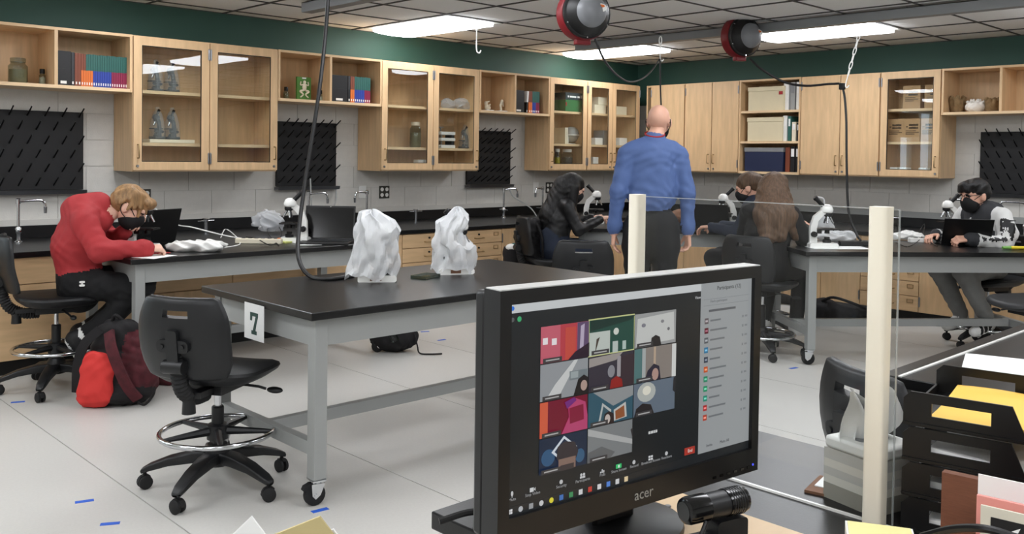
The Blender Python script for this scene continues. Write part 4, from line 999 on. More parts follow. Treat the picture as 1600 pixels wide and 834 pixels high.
p = hz(1118, 356, H); laptop('open black laptop the student with tied-up hair types on', (p.x - .02, p.y + .02, H), AR + PI - .5, 110, .32, .22)
p = hz(1508, 384, H); laptop('open black laptop in front of the varsity jacket student', (p.x, p.y, H), AR + PI - .25, 120, .34, .23)
def strip(label, loc, rz, m='cream'):
    t = thing('power_strip', label, 'power strip', loc, rz, 'power strips on the tables')
    B(-.16, .16, -.024, .024, 0, .036).build('housing', m, t, bev=.005)
    for i in range(6): B(-.12 + i * .045, -.095 + i * .045, -.012, .012, .0362, .0375).build('socket', 'black', t, smooth=False)
    B(.13, .148, -.01, .01, .0362, .041).build('switch', 'orange', t, smooth=False)
    return t
p = hz(408, 381, H); strip('cream power strip with plugged cords on the table of the student in red', (p.x, p.y + .03, H), AR)
p = hz(1452, 379, H); strip('white power strip beside the varsity jacket student laptop', (p.x, p.y, H), AR, 'white')
p = hz(1345, 384, H); strip('black power strip below the hanging black cord', (p.x, p.y, H), AR, 'black')
def cable(label, pts, r=.004, m='black', n=6, name='cable'):
    return tag(MB().tube(bez(pts, n), r, 8).build(name, m), label, 'cord', 'cords and cables')
def T_(u, v, dz=.005): q = hz(u, v, H); return (q.x, q.y, H + dz)
cable('white cord running from the wall outlet down to the power strip', [hy(221, 306, -.03), hy(248, 330, -.25), hy(275, 350, -.6), (hy(300, 355, -.9)), hz(335, 364, H + .05), hz(362, 370, H + .02), T_(388, 378, .02)], .005, 'white')
cable('white cord loop lying beside the white plastic bag', [T_(345, 372), T_(352, 362, .02), T_(365, 368, .01), T_(375, 382), T_(350, 388)], .004, 'white')
cable('black cord curled on the table beside the power strip', [T_(385, 372, .01), T_(400, 379, .03), T_(425, 384), T_(440, 370, .03), T_(425, 352, .06), T_(418, 366, .02), T_(436, 385)], .0035)
cable('black cord curling over the shared table beside the white bag', [T_(1318, 376, .02), T_(1330, 366, .05), T_(1338, 380, .02), T_(1352, 385, .01)], .0035)
cable('black cord curling beside the varsity jacket student power strip', [T_(1400, 380), T_(1420, 386), T_(1440, 376, .03), T_(1444, 362, .07), T_(1436, 372, .02), T_(1465, 385)], .0035)
# ------------------------------------------------------------------ ceiling: rails, cord reels, hooks, hanging cords
def rail(label, x, y0, y1, z=2.5):
    t = thing('ceiling_rail', label, 'rail', (x, y0, z), 0, 'grey rails under the ceiling')
    L = y1 - y0
    m = MB(); m.box(-.045, .045, 0, L, .0, .006).box(-.045, -.038, 0, L, .006, .075).box(.038, .045, 0, L, .006, .075).box(-.045, .045, 0, L, .069, .075); m.build('channel', 'gray_dark', t, smooth=False)
    for k in range(3):
        yy = L * (k + .5) / 3; MB().cyl((0, yy, .075), (0, yy, ZC - z), .008, .008, 8).build('hanger_rod', 'steel', t)
    B(-.047, .047, -.004, .0, -.002, .077).build('end_cap', 'gray_paint', t, smooth=False)
    return t
rail('long grey ceiling rail passing behind the smaller cord reel', -2.2, -7.6, -.98)
rail('short-looking grey ceiling rail above the frog kit shelf', -5.37, -6.5, -1.06)
def reel(label, loc, rz, s=1.0):
    t = thing('cord_reel', label, 'cord reel', loc, rz, 'red cord reels hanging from the ceiling rails'); t.scale = (s, s, s)
    # axis of the drum along local -y (towards the front)
    def disc(prof, name, m, par=t):
        b = MB(); b.lathe(prof, n=36); b.xf(lambda p: (p.x, -p.z, p.y)); return b.build(name, m, par)
    disc([(.15, -.055), (.165, -.05), (.165, .02), (.16, .03), (.15, .032)], 'housing', 'reelred')
    disc([(.15, .03), (.158, .034), (.158, .055), (.15, .06), (.145, .06)], 'drum_rim', 'black')
    disc([(.145, .058), (.135, .085), (.1, .115), (.095, .12)], 'drum', 'black')
    disc([(.1, .112), (.094, .135), (.07, .155), (.035, .165), (.01, .167)], 'dome', 'reelgrey')
    b = MB(); b.lathe([(.028, .0), (.028, .004), (.025, .005)], n=24, sx=1.35, sy=.9); b.xf(lambda p: (p.x + .045, -p.z - .15 - .004, p.y + .02)); d_ = b.build('badge', 'white', t)
    b = MB(); b.lathe([(.018, .0051), (.018, .006)], n=20, sx=1.3, sy=.5); b.xf(lambda p: (p.x + .045, -p.z - .15 - .004, p.y + .03)); b.build('badge_mark', 'orange', d_)
    for a in (.3, 1.4, 2.5, 3.6, 4.7, 5.8): MB().cyl((.151 * math.cos(a), -.06, .151 * math.sin(a)), (.151 * math.cos(a), -.066, .151 * math.sin(a)), .005, .005, 8).build('screw', 'chrome', t)
    B(-.1, .1, .0, .06, .1, .2).build('bracket', 'reelred', t, bev=.004)
    B(-.03, .03, -.02, .03, .19, .33).build('hanger', 'black', t, smooth=False)
    B(-.05, .05, -.01, .04, -.19, -.155).build('cord_guide', 'reelred', t, bev=.006)
    return t
D('reelred', (120, 22, 30), .4); D('reelgrey', (120, 122, 126), .35)
r1 = hd(912, 22, 4.55); R1 = reel('larger red and black cord reel hanging with a drooping cord to a hook', (r1.x, r1.y, r1.z), AR + .35, .8)
r2 = hx(1158, 58, -2.35); R2 = reel('smaller red and black cord reel on the long grey rail', (r2.x, r2.y, r2.z), AR + .45, 1.05)
cable('drooping black cord from the larger reel up to a ceiling hook', [hd(930, 62, 4.5), hd(945, 95, 4.7), hd(965, 118, 5.2), hd(985, 128, 5.7), hd(1005, 122, 6.2), hd(1020, 108, 6.6), hd(1029, 94, 6.9)], .006)
cable('thin black cord hanging straight down behind the standing person', [hd(1031, 92, 6.9), hd(1032, 140, 6.9), hd(1034, 200, 6.9), hd(1036, 330, 6.9)], .006)
cable('black cord from the smaller reel bending at a clip and hanging to the shared table', [hd(1172, 92, 7.3), hd(1190, 108, 7.25), hd(1225, 128, 7.2), hd(1260, 134, 7.1), hd(1300, 131, 7.0), hd(1316, 136, 6.95), hd(1322, 180, 6.9), hd(1323, 260, 6.85), hd(1326, 330, 6.8), hd(1338, 365, 6.75), hd(1345, 376, 6.7)], .009)
q = hd(1316, 135, 6.95); tag(B(-.02, .02, -.02, .02, -.025, .025).build('cord_clip', 'black', None, q, bev=.006), 'small black clip where the hanging cord bends down', 'clip')
cable('thick black cord hanging from the ceiling and looping onto table 7', [hd(513, -8, 5.0), hd(508, 60, 5.0), hd(499, 140, 4.95), hd(487, 220, 4.9), hd(476, 290, 4.85), hd(467, 360, 4.75), hd(467, 405, 4.65), hd(485, 432, 4.58), hz(515, 436, H + .008), hz(552, 431, H + .008)], .011)
def chain(label, top, n, dz, hook=True, lean=(0, 0)):
    t = thing('ceiling_chain', label, 'chain', top, AR, 'white plastic chains hanging from the ceiling')
    z = 0
    for i in range(n):
        a = [(.010 * math.cos(2 * PI * k / 12), 0, z - dz / 2 + dz * .62 * math.sin(2 * PI * k / 12)) for k in range(12)]
        if i % 2: a = [(0, p[0], p[2]) for p in a]
        a = [(p[0] + lean[0] * p[2], p[1] + lean[1] * p[2], p[2]) for p in a]
        MB().tube(a, .0035, 6, closed=True).build('link', 'white', t); z -= dz
    pts = [(0, 0, z), (0, 0, z - .05), (.005, 0, z - .075), (.018, 0, z - .08), (.026, 0, z - .065)]
    MB().tube(bez([(p[0] + lean[0] * p[2], 0, p[2]) for p in pts], 4), .004, 8).build('hook', 'white', t)
c1 = hd(745, 33, 5.2); chain('short white chain with hook below the ceiling light over the bookshelf wall', (c1.x, c1.y, c1.z), 2, .05)
c1 = hd(1032, 58, 6.9); chain('white chain holding the drooping black reel cord', (c1.x, c1.y, c1.z), 2, .05)
c1 = hd(1343, 52, 6.4); chain('long twisted white chain above the plain-door cabinets', (c1.x, c1.y, c1.z), 6, .05, lean=(.25, 0))
# ------------------------------------------------------------------ things on the wall shelves
def shelf_book(x0, w_, h, d, cols, label, side='A', z=ZOPEN + .024, group='textbooks on the wall shelves', tilt=0, yfront=-DU + .06):
    """upright book, spine to the room. cols: (upper, lower) spine colours"""
    loc, rz = wallpos(side, x0, z)
    t = thing('textbook', label, 'book', loc, rz, group)
    if tilt: t.rotation_euler = (0, tilt, rz)
    u, l = cols
    B(.0005, w_ - .0005, yfront, yfront + d, h * .5, h).build('cover', u, t, smooth=False)
    B(.0005, w_ - .0005, yfront, yfront + d, 0, h * .5 - .0002).build('lower_cover', l, t, smooth=False)
    B(w_ * .3, w_ * .7, yfront - .0012, yfront, h * .06, h * .14).build('spine_label', 'white', t, smooth=False)
    return t
D('bk_black', (20, 20, 22), .5); D('bk_grey', (44, 44, 46), .5); D('bk_brown', (122, 62, 40), .5)
x = -6.955 + .02
t = shelf_book(x, .1, .245, .23, ('bk_black', 'bk_black'), 'wide black binder at the end of the longest textbook row'); x += .102
t = shelf_book(x, .022, .24, .23, ('bk_grey', 'bk_grey'), 'grey book between the black binder and the brown textbooks'); x += .024
for i in range(2): shelf_book(x, .021, .238, .23, ('bk_brown', 'bk_brown'), 'brown textbook in the longest row beside the jar shelf'); x += .0215
for cnt, low, nm in ((5, 'orange', 'orange'), (8, 'navyb', 'blue'), (7, 'maroonb', 'maroon')):
    for i in range(cnt): shelf_book(x, .016, .236 - .0015 * (i % 3), .23, ('bk_brown' if low == 'orange' and i < 2 else 'tealb', low), f'teal and {nm} textbook in the longest row of the jar shelf'); x += .0163
x = -4.68
shelf_book(x, .17, .235, .02, ('bk_black', 'bk_black'), 'black book standing cover-out beside the frog kit shelf books'); x += .175
shelf_book(x, .024, .235, .2, ('bk_grey', 'bk_black'), 'dark grey book beside the cover-out black book'); x += .026
for cnt, low, nm in ((2, 'orange', 'orange'), (5, 'navyb', 'blue'), (3, 'maroonb', 'maroon')):
    for i in range(cnt): shelf_book(x, .021, .235 - .0015 * (i % 3), .2, ('tealb' if low != 'orange' else 'bk_brown', low), f'{nm} based textbook in the row beside the frog kit'); x += .0213
x = -2.47
shelf_book(x, .16, .235, .02, ('bk_black', 'bk_black'), 'black book leaning cover-out on the bones shelf'); x += .19
shelf_book(x, .02, .235, .2, ('paper', 'bk_black'), 'book with white pages leaning on the bones shelf', tilt=.08); x += .035
for cnt, low, nm in ((2, 'orange', 'orange'), (2, 'navyb', 'blue'), (2, 'maroonb', 'maroon')):
    for i in range(cnt): shelf_book(x, .027, .235 - .0015 * (i % 3), .2, ('tealb' if low != 'orange' else 'bk_brown', low), f'{nm} based textbook in the short row of the bones shelf'); x += .0275
def jar(label, loc, r, h, fill='liquid', lid='steel', rz=0, content=None, name='glass_jar', lidh=.03):
    t = thing(name, label, 'jar', loc, rz, 'jars on the shelves')
    MB().lathe([(r * .92, 0), (r, .008), (r, h * .75), (r * .75, h * .86), (r * .72, h * .93)], n=24).build('glass_body', 'clear', t)
    if fill: MB().lathe([(r * .86, .006), (r * .9, .012), (r * .9, h * .6)], n=20).build('contents', fill, t)
    MB().lathe([(r * .78, h * .9), (r * .8, h * .92), (r * .8, h * .9 + lidh), (r * .7, h * .9 + lidh + .003)], n=24).build('lid', lid, t)
    return t
p = hy(28, 125, -.24); jar('wide glass jar of specimens on the open shelf left of the textbooks', (p.x, -.24, ZOPEN + .025), .062, .16, 'liquid', 'clear')
p = hy(66, 125, -.22); jar('small cream bottle beside the wide specimen jar', (p.x, -.22, ZOPEN + .025), .022, .09, 'cream', 'black')
p = hy(447, 150, -.25); jar('small dark jar beside the green frog kit', (p.x, -.25, ZOPEN + .025), .022, .08, 'liquid', 'black')
p = hy(501, 150, -.25); jar('small cream jar with black lid on the other side of the frog kit', (p.x, -.25, ZOPEN + .025), .02, .07, 'cream', 'black')
# green frog kit
p = hy(474, 150, -.24); D('kit_green', (78, 128, 52), .6)
t = thing('dissection_kit', 'green card kit with a pale frog picture on the open shelf', 'kit', (p.x, -.24, ZOPEN + .025), .05)
B(-.07, .07, -.01, .01, 0, .2).build('backing_card', 'kit_green', t, smooth=False)
B(-.02, .02, -.011, -.01, .185, .197).build('hang_tab', 'white', t, smooth=False)
m = MB(); m.ell((0, -.016, .115), (.022, .008, .035), 14, 8); m.ell((0, -.016, .155), (.016, .008, .016), 12, 8)
for s in (-1, 1):
    m.tube(bez([(s * .012, -.015, .085), (s * .045, -.015, .075), (s * .012, -.015, .05), (s * .04, -.015, .025)], 4), [.009] * 4 + [.008] * 4 + [.006] * 5, 8)
    m.tube(bez([(s * .016, -.015, .135), (s * .04, -.015, .13), (s * .035, -.015, .16)], 4), .005, 8)
m.build('frog_figure', 'bone', t)
# bones
def bones(label, u, prims):
    p = hy(u, 172, -.26); t = thing('bone_specimen', label, 'bone', (p.x, -.26, ZOPEN + .025), 0, 'bone specimens on the open shelf')
    B(-.055, .055, -.04, .04, 0, .012).build('plinth', 'paper', t, bev=.003)
    net_object('bone', [(prims, .005, .012)], ['bone'], t)
bones('jagged pale bone specimen on a white plinth', 762, [el((0, 0, .035), (.04, .02, .022), 0), el((-.025, 0, .075), (.022, .015, .02), 0), rc((-.02, 0, .03), (-.03, 0, .08), .014, .012), rc((.0, 0, .05), (.035, 0, .07), .012, .008), rc((-.03, 0, .085), (.02, 0, .1), .01, .007)])
bones('tall forked bone specimen on a white plinth', 783, [rc((.0, 0, .015), (-.01, 0, .07), .014, .01), rc((-.01, 0, .07), (.01, 0, .115), .012, .014), rc((.012, 0, .11), (.03, 0, .06), .012, .007)])
p = hy(800, 172, -.26)
t = thing('bone_specimen', 'small white bone specimen in a clear block beside the divider', 'bone', (p.x - .03, -.26, ZOPEN + .025), 0, 'bone specimens on the open shelf')
net_object('bone', [([el((0, 0, .05), (.018, .015, .024), 0), rc((0, 0, .012), (0, 0, .05), .011, .009), rc((-.01, 0, .07), (-.022, 0, .085), .008, .006), rc((.01, 0, .07), (.022, 0, .08), .008, .006)], .004, .01)], ['white'], t)
B(-.035, .035, -.02, .02, 0, .012).build('plinth', 'black', t)
# ---- inside the glass cabinets (wall_left)
def bagged(label, x, z, rz=1.57, s=.62):
    t = scope(label, (x, -.2, z), rz, SCD, s, 'bagged_microscope'); t['group'] = 'bagged microscopes in the glass cabinet'
    m = MB(); n = 24; rings = []
    for z_, r in ((.01, .13), (.1, .12), (.22, .105), (.32, .07), (.37, .03), (.4, .035)):
        rings.append([(r * math.cos(2 * PI * j / n) * (1 + .06 * math.sin(5 * j + z_ * 30)), .75 * r * math.sin(2 * PI * j / n) * (1 + .06 * math.sin(7 * j + z_ * 20)), z_) for j in range(n)])
    m.loft(rings, caps=False).build('plastic_bag', 'film_bag', t)
    B(-.01, .03, -.03, -.02, .12, .24).build('paper_tag', 'paper', t, smooth=False)
D('film_bag', (200, 206, 208), .15, alpha=.2, bump=.3, bscale=30)
zA = 1.876 + .013; zB = 1.482 + .013
for u, z, l in ((243, zA, 'bagged dark microscope on the upper shelf beside the door stile'), (268, zA, 'bagged dark microscope on the upper shelf under the light reflection'), (246, zB + .028, 'bagged dark microscope on the pale slab beside the door handle'), (269, zB + .028, 'bagged dark microscope on the pale slab towards the cabinet centre')):
    p = hy(u, 180, -.2); bagged(l, p.x, z)
p0 = hy(230, 215, -.2); p1 = hy(290, 215, -.2)
tag(B(p0.x - .02, p1.x + .03, -.3, -.1, 0, .027).build('slab', 'cream', None, (0, 0, zB), bev=.003), 'pale slab under the bagged microscopes', 'board')
p = hy(649, 215, -.2); jar('tall lidded specimen jar in the glass cabinet', (p.x, -.2, 1.5), .055, .235, 'liquid', 'cream')
p = hy(712, 160, -.2); crumple('plastic_bag', 'clear bag of glassware on the upper shelf of the jar cabinet', 'bag', (p.x, -.2, 1.889), (.26, .16, .14), 'film_thin', 0, 22)
p = hy(697, 215, -.2)
t = thing('balance', 'white and steel lab balance in the jar cabinet', 'balance', (p.x - .02, -.2, 1.5))
for z in (0, .07, .13): B(-.09, .09, -.06, .06, z, z + .03).build('shelf_plate', 'white', t, bev=.003)
B(-.085, -.07, -.05, .05, .03, .13).build('pillar', 'steel', t); B(.05, .085, -.05, .05, .03, .13).build('pillar', 'grille', t); B(-.09, -.02, -.01, .0, .2, .21).build('beam', 'steel', t); B(-.06, -.05, -.01, 0, .16, .2).build('post', 'steel', t)
p = hy(722, 215, -.2); bagged('bagged dark microscope beside the lab balance', p.x + .04, 1.5, 1.5, .6)
for u, l in ((654, 'small white box low in the jar cabinet under the specimen jar'), (663, 'small white box low in the jar cabinet by the stile')):
    p = hy(u, 245, -.25); tag(B(-.03, .03, -.04, .04, 0, .08).build('small_box', 'white', None, (p.x, -.25, 1.302), bev=.003), l, 'box')
# single-door cabinet
p = hy(888, 150, -.22); D('game_green', (44, 112, 66), .5); D('game_dark', (36, 58, 66), .5)
t = thing('kit_box', 'green and dark boxed kit with a title on the top shelf', 'box', (p.x, -.22, 1.933))
B(-.15, .15, -.1, .1, 0, .13).build('box_base', 'game_green', t, bev=.002); B(-.152, .152, -.102, .102, .131, .21).build('box_lid', 'game_dark', t, bev=.002)
for a, b, c in ((-.12, -.1, .02), (-.085, .02, .018), (.04, .08, .02), (.09, .12, .03)): B(a, b, -.1032, -.1022, .155, .155 + c).build('title_mark', 'paper', t, smooth=False)
B(-.15, -.13, -.1012, -.1002, .06, .1).build('red_mark', 'red', t, smooth=False)
p = hy(893, 205, -.2)
t = thing('globe', 'pale grey globe model on a white stand in the single-door cabinet', 'globe', (p.x, -.2, 1.573))
MB().ell((0, 0, .11), (.09, .09, .09), 24, 14).build('sphere', 'gray_paint', t); MB().lathe([(.092, .095), (.097, .098), (.097, .108), (.092, .11)], n=28).build('ring', 'white', t)
for s in (-1, 1): B(s * .09 - .012, s * .09 + .012, -.03, .03, 0, .1).build('leg', 'white', t)
B(-.09, .09, -.03, .03, 0, .01).build('foot', 'white', t)
p = hy(886, 245, -.24); jar('large clear jar with white lid at the cabinet bottom', (p.x, -.24, 1.302), .065, .2, 'game_dark', 'white')
p = hy(871, 245, -.26); jar('yellow topped small jar beside the large clear jar', (p.x, -.26, 1.302), .032, .2, 'hl_yellow', 'white')
p = hy(875, 205, -.2)
for i in range(2): tag(B(0, .02, -.1, .1, 0, .18).build('notebook', 'cream', None, (p.x - .02 + .024 * i, -.2, 1.573)), 'thin cream notebook standing beside the globe', 'notebook', 'notebooks beside the globe')
for u, v, z, w_, h, m_, l in ((932, 165, 1.933, .2, .1, 'cream', 'long cream box on the top shelf of the corner cabinet'), (936, 150, 2.034, .16, .09, 'cream', 'cream box stacked on the long cream box in the corner cabinet'), (965, 165, 1.933, .2, .1, 'cream', 'cream box behind the outer door of the corner cabinet'), (930, 217, 1.573, .13, .08, 'white', 'white labelled box on the middle shelf of the corner cabinet'),
                              (968, 215, 1.573, .14, .09, 'paper', 'white paper box behind the outer corner door'), (925, 250, 1.302, .09, .13, 'white', 'tall white box at the bottom of the corner cabinet'), (943, 212, 1.573, .13, .17, 'gray_dark', 'grey box beside the white labelled box')):
    p = hy(u, v, -.22); tag(B(-w_ / 2, w_ / 2, -.08, .08, 0, h).build('storage_box', m_, None, (p.x, -.2, z), bev=.003), l, 'box', 'boxes in the corner cabinet')
# ---- open three-tier cabinet (wall_right)
def bbox_(u, z, w_, h, m_, label, lid=True, cat='box', name='document_box', lm=None, off=0, d=.26):
    p = hx(u, 200, -DU); t = thing(name, label, cat, (-.02 - d / 2 - .07, p.y + off, z), RB, 'boxes on the three-tier shelves')
    B(-w_ / 2, w_ / 2, -d / 2, d / 2, 0, h * (.82 if lid else 1)).build('box_body', m_, t, bev=.003)
    if lid: B(-w_ / 2 - .005, w_ / 2 + .005, -d / 2 - .005, d / 2 + .005, h * .82 + .0005, h).build('lid', lm or m_, t, bev=.003)
    return t
D('docbox', (216, 204, 172), .7, var=.03); D('navy_box', (32, 42, 72), .4)
t = bbox_(1193, 1.953, .43, .255, 'docbox', 'cream lidded document box with a red tab on the top tier')
B(.155, .2, -.137, -.1365, .165, .2).build('red_tab', 'red', t, smooth=False)
bbox_(1192, 1.626, .42, .255, 'docbox', 'cream lidded document box on the middle tier')
bbox_(1191, 1.302, .46, .255, 'navy_box', 'dark blue file box with a grey lid on the bottom tier', True, lm='gray_dark')
def binder(u, z, w_, h, m_, label, s=None, lab='paper'):
    p = hx(u, 200, -DU); t = thing('binder', label, 'binder', (-.21, p.y, z), RB, 'binders on the three-tier shelves')
    B(-w_ / 2, w_ / 2, -.12, .12, 0, h).build('cover', m_, t, bev=.002)
    if lab: B(-w_ / 2 + .008, w_ / 2 - .008, -.1215, -.12, h * .6, h * .9).build('spine_label', lab, t, smooth=False)
for u, w_, m_, l in ((1223, .055, 'white', 'white binder beside the red-tabbed document box'), (1233, .05, 'gray_paint', 'grey-white binder in the middle of the top tier'), (1243, .06, 'white', 'white binder against the top tier end')): binder(u, 1.953, w_, .29, m_, l, lab='gray_dark' if m_ == 'gray_paint' else 'paper')
binder(1222, 1.626, .045, .27, 'white', 'white binder on the middle tier'); binder(1229, 1.626, .035, .26, 'tealb', 'green binder on the middle tier'); binder(1236, 1.626, .045, .2, 'cream', 'short cream box file on the middle tier'); binder(1244, 1.626, .05, .19, 'bk_black', 'short black binder on the middle tier')
binder(1227, 1.302, .05, .26, 'bk_brown', 'dark maroon binder on the bottom tier', lab=None); binder(1235, 1.302, .05, .27, 'bk_black', 'black binder with a white label on the bottom tier'); binder(1243, 1.302, .05, .27, 'bk_black', 'black binder with a white label by the shelf end')
# ---- lettered cardboard boxes behind the glass door
D('kraft', (176, 142, 104), .75)
def kraft(u, z, label, w_=.165, h=.22):
    p = hx(u, 200, -.25); t = thing('cardboard_box', label, 'box', (-.2, p.y, z), RB, 'lettered cardboard boxes behind the glass door')
    B(-w_ / 2, w_ / 2, -.09, .09, 0, h).build('carton', 'kraft', t, bev=.002)
    rr = random.Random(int(u))
    for z_, hh_, x_, x2, wm in ((.68, .022, -.03, .055, .011), (.56, .02, -.03, .05, .011), (.46, .008, -.06, .03, .014), (.39, .008, -.06, .06, .014), (.32, .009, -.06, .02, .014)):
        xx = x_
        while xx < x2: B(xx, xx + wm * .78, -.0912, -.0901, h * z_, h * z_ + hh_ * rr.uniform(.8, 1)).build('print_mark', 'black', t, smooth=False); xx += wm
    B(-.058, -.04, -.0912, -.0901, h * .63, h * .67).build('print_mark', 'black', t, smooth=False)
kraft(1426, 1.933, 'lettered cardboard box alone in the middle of the top shelf'); kraft(1460, 1.933, 'lettered cardboard box cut by the door edge on the top shelf')
for u, l in ((1402, 'lettered cardboard box next to the hinge on the middle shelf'), (1428, 'lettered cardboard box in the centre of the middle shelf'), (1454, 'lettered cardboard box next to the handle on the middle shelf')): kraft(u, 1.618, l)
for u, l in ((1400, 'small white carton at the cabinet bottom next to the hinge'), (1415, 'small white carton in the centre of the cabinet bottom'), (1445, 'small white carton with a dark mark near the handle')):
    p = hx(u, 240, -.25); t = thing('carton', l, 'box', (-.25, p.y, 1.302), RB, 'small cartons at the cabinet bottom'); B(-.035, .035, -.05, .05, 0, .07).build('carton_body', 'white', t, bev=.002); MB().cyl((0, -.05, .03), (0, -.0515, .03), .012, .012, 10).build('mark', 'black', t)
# ---- sponges and coral
D('sponge', (132, 108, 76), .95, var=.25, vscale=25, bump=.6, bscale=40); D('coral', (228, 224, 216), .8, bump=.5, bscale=50)
def vase_sponge(label, u, s):
    p = hx(u, 170, -.22); r = random.Random(int(u)); P = []
    for i in range(14):
        a = r.uniform(0, 6.28); P.append(rc((.03 * math.cos(a), .03 * math.sin(a), .0), (.075 * s * math.cos(a), .05 * math.sin(a), .13 * s * r.uniform(.7, 1)), .03, .018, 0, n=.004))
    o = net_object('sea_sponge', [(P, .006, .008, lambda G: -G[..., 2])], ['sponge'], None, (-.2, p.y, ZOPEN + .025), 0); tag(o, label, 'sponge', 'dried sea sponges')
vase_sponge('wide brown dried sponge beside the shelf side', 1494, 1.15); vase_sponge('narrow brown dried sponge beside the divider', 1550, .9)
p = hx(1524, 170, -.22); r = random.Random(5)
P = [el((0, 0, .05), (.08, .085, .055), 0, n=.004)] + [rc((0, 0, .04), (.07 * math.cos(a), .075 * math.sin(a), .07 + .03 * r.random()), .02, .012, 0, n=.004) for a in [i * .6 for i in range(11)]] + [rc((.02 * math.cos(i), .03 * math.sin(i), .06), (.03 * math.cos(i), .04 * math.sin(i), .115), .014, .009, 0) for i in range(7)]
o = net_object('coral', [(P, .006, .008, lambda G: -G[..., 2])], ['coral'], None, (-.22, p.y, ZOPEN + .025)); tag(o, 'white branching coral between the brown sponges', 'coral')
# ------------------------------------------------------------------ backpacks and floor marks
D('bp_black', (20, 18, 20), .8, bump=.15, bscale=40); D('bp_maroon', (74, 22, 30), .8, var=.3, vscale=25, bump=.1, bscale=40); D('bp_red', (206, 52, 48), .75, bump=.1, bscale=30)
p = hz(182, 640, 0)
t = thing('backpack', 'black and maroon backpack with a bright red pocket beside the stool', 'backpack', (p.x + .06, p.y + .16, 0), AR)
net_object('pack_body', [([rc((-.05, 0, .14), (-.02, .02, .36), .135, .11, 0, fy=.95, n=.006), rc((.09, .03, .13), (.07, .04, .33), .13, .1, 1, fy=.95, n=.006), el((.0, 0, .06), (.21, .15, .07), 0, n=.005), el((.02, .02, .42), (.1, .08, .05), 0, n=.006)], .01, .03, lambda G: -G[..., 2])], ['bp_black', 'bp_maroon'], t)
net_object('front_pocket', [([rc((-.1, -.12, .07), (-.08, -.115, .25), .07, .065, 0, fy=.6, n=.004), rc((-.03, -.13, .08), (-.03, -.125, .24), .07, .06, 0, fy=.6, n=.004)], .008, .03, lambda G: .004 - G[..., 2])], ['bp_red'], t)
def ribbon(name, pts, w_, th, m_, par):
    P = bez(pts, 6); b = MB(); rings = []
    for i, q in enumerate(P):
        a = P[max(i - 1, 0)]; c = P[min(i + 1, len(P) - 1)]; tn = (c - a).normalized(); sd = tn.cross(Vector((0, 1, .2))).normalized(); nn = sd.cross(tn)
        rings.append([q + sd * w_ / 2 + nn * th, q - sd * w_ / 2 + nn * th, q - sd * w_ / 2 - nn * th, q + sd * w_ / 2 - nn * th])
    return b.loft(rings).build(name, m_, par, ang=60)
ribbon('shoulder_strap', [(.0, -.1, .42), (.04, -.16, .34), (.09, -.17, .22), (.13, -.15, .12), (.17, -.12, .05)], .06, .008, 'bp_maroon', t)
ribbon('shoulder_strap', [(-.06, -.08, .43), (-.12, -.13, .36), (-.16, -.13, .24), (-.18, -.1, .08)], .05, .008, 'bp_black', t)
MB().tube(bez([(.16, -.1, .03), (.2, -.1, .015), (.24, -.09, .06), (.25, -.08, .1)], 5), .007, 6).build('loose_strap', 'bp_black', t)
MB().tube(bez([(-.03, .0, .45), (.0, -.02, .5), (.04, .0, .46)], 5), .01, 8).build('grab_handle', 'bp_black', t)
p = hz(260, 600, 0); o = net_object('cloth_bundle', [([el((0, 0, .04), (.09, .05, .045), 0, n=.008), el((.06, 0, .03), (.05, .05, .035), 0, n=.006)], .008, .02, lambda G: -G[..., 2])], ['bp_maroon'], None, (p.x, p.y, 0), AR); tag(o, 'small maroon cloth bundle on the floor beside the backpack', 'cloth')
p = hz(628, 552, 0)
t = thing('backpack', 'black backpack with a clear water bottle lying under the student table', 'backpack', (p.x, p.y + .1, 0), AR)
net_object('pack_body', [([el((0, 0, .1), (.18, .12, .1), 0, n=.006), el((-.05, .02, .15), (.13, .1, .09), 0, n=.006)], .01, .03, lambda G: -G[..., 2])], ['bp_black'], t)
MB().lathe([(.028, 0), (.03, .01), (.03, .1), (.012, .13), (.012, .15)], n=14).build('water_bottle', 'clear', t, (.03, -.14, .1), (.0, -.4, 0)); MB().lathe([(.014, .14), (.014, .165)], n=12).build('bottle_cap', 'white', t, (.03, -.14, .1), (.0, -.4, 0))
MB().tube(bez([(.15, -.05, .16), (.18, -.08, .06), (.2, -.1, .01), (.28, -.12, .008), (.36, -.1, .008)], 5), .006, 6).build('loose_strap', 'bp_black', t)
p = hz(1325, 508, 0)
t = thing('duffel_bag', 'low black bag on the floor in front of the drawer cabinet', 'bag', (p.x + .05, p.y + .1, 0), AR)
net_object('bag_body', [([rc((-.2, 0, .1), (.22, 0, .08), .1, .075, 0, fy=1.2, n=.005), el((-.15, 0, .12), (.12, .1, .1), 0, n=.006)], .012, .03, lambda G: -G[..., 2])], ['bp_black'], t)
MB().tube(bez([(-.18, -.05, .2), (-.1, -.1, .24), (.05, -.11, .2), (.2, -.08, .14)], 5), .012, 8).build('handle', 'bp_black', t)
p = hd(832, 360, 8.1)     # backpack on the chair of the black-haired student
t = thing('backpack', 'tall black backpack hung on the stool of the student with long black hair', 'backpack', (p.x, p.y, .42), AR)
net_object('pack_body', [([rc((0, 0, .1), (0, 0, .36), .115, .1, 0, fy=.8, n=.006)], .011, .03)], ['bp_black'], t)
MB().tube(bez([(.04, -.08, .42), (.08, -.14, .3), (.09, -.13, .1), (.06, -.08, .02)], 5), .012, 8).build('shoulder_strap', 'bp_black', t)
p = hd(800, 395, 8.2)
t = thing('tote_bag', 'black open bag with white and green contents by the sink cabinet', 'bag', (p.x, p.y, .42), AR)
net_object('bag_body', [([el((0, 0, .12), (.085, .07, .13), 0, n=.005)], .01, .02, lambda G: G[..., 2] - .2)], ['bp_black'], t)
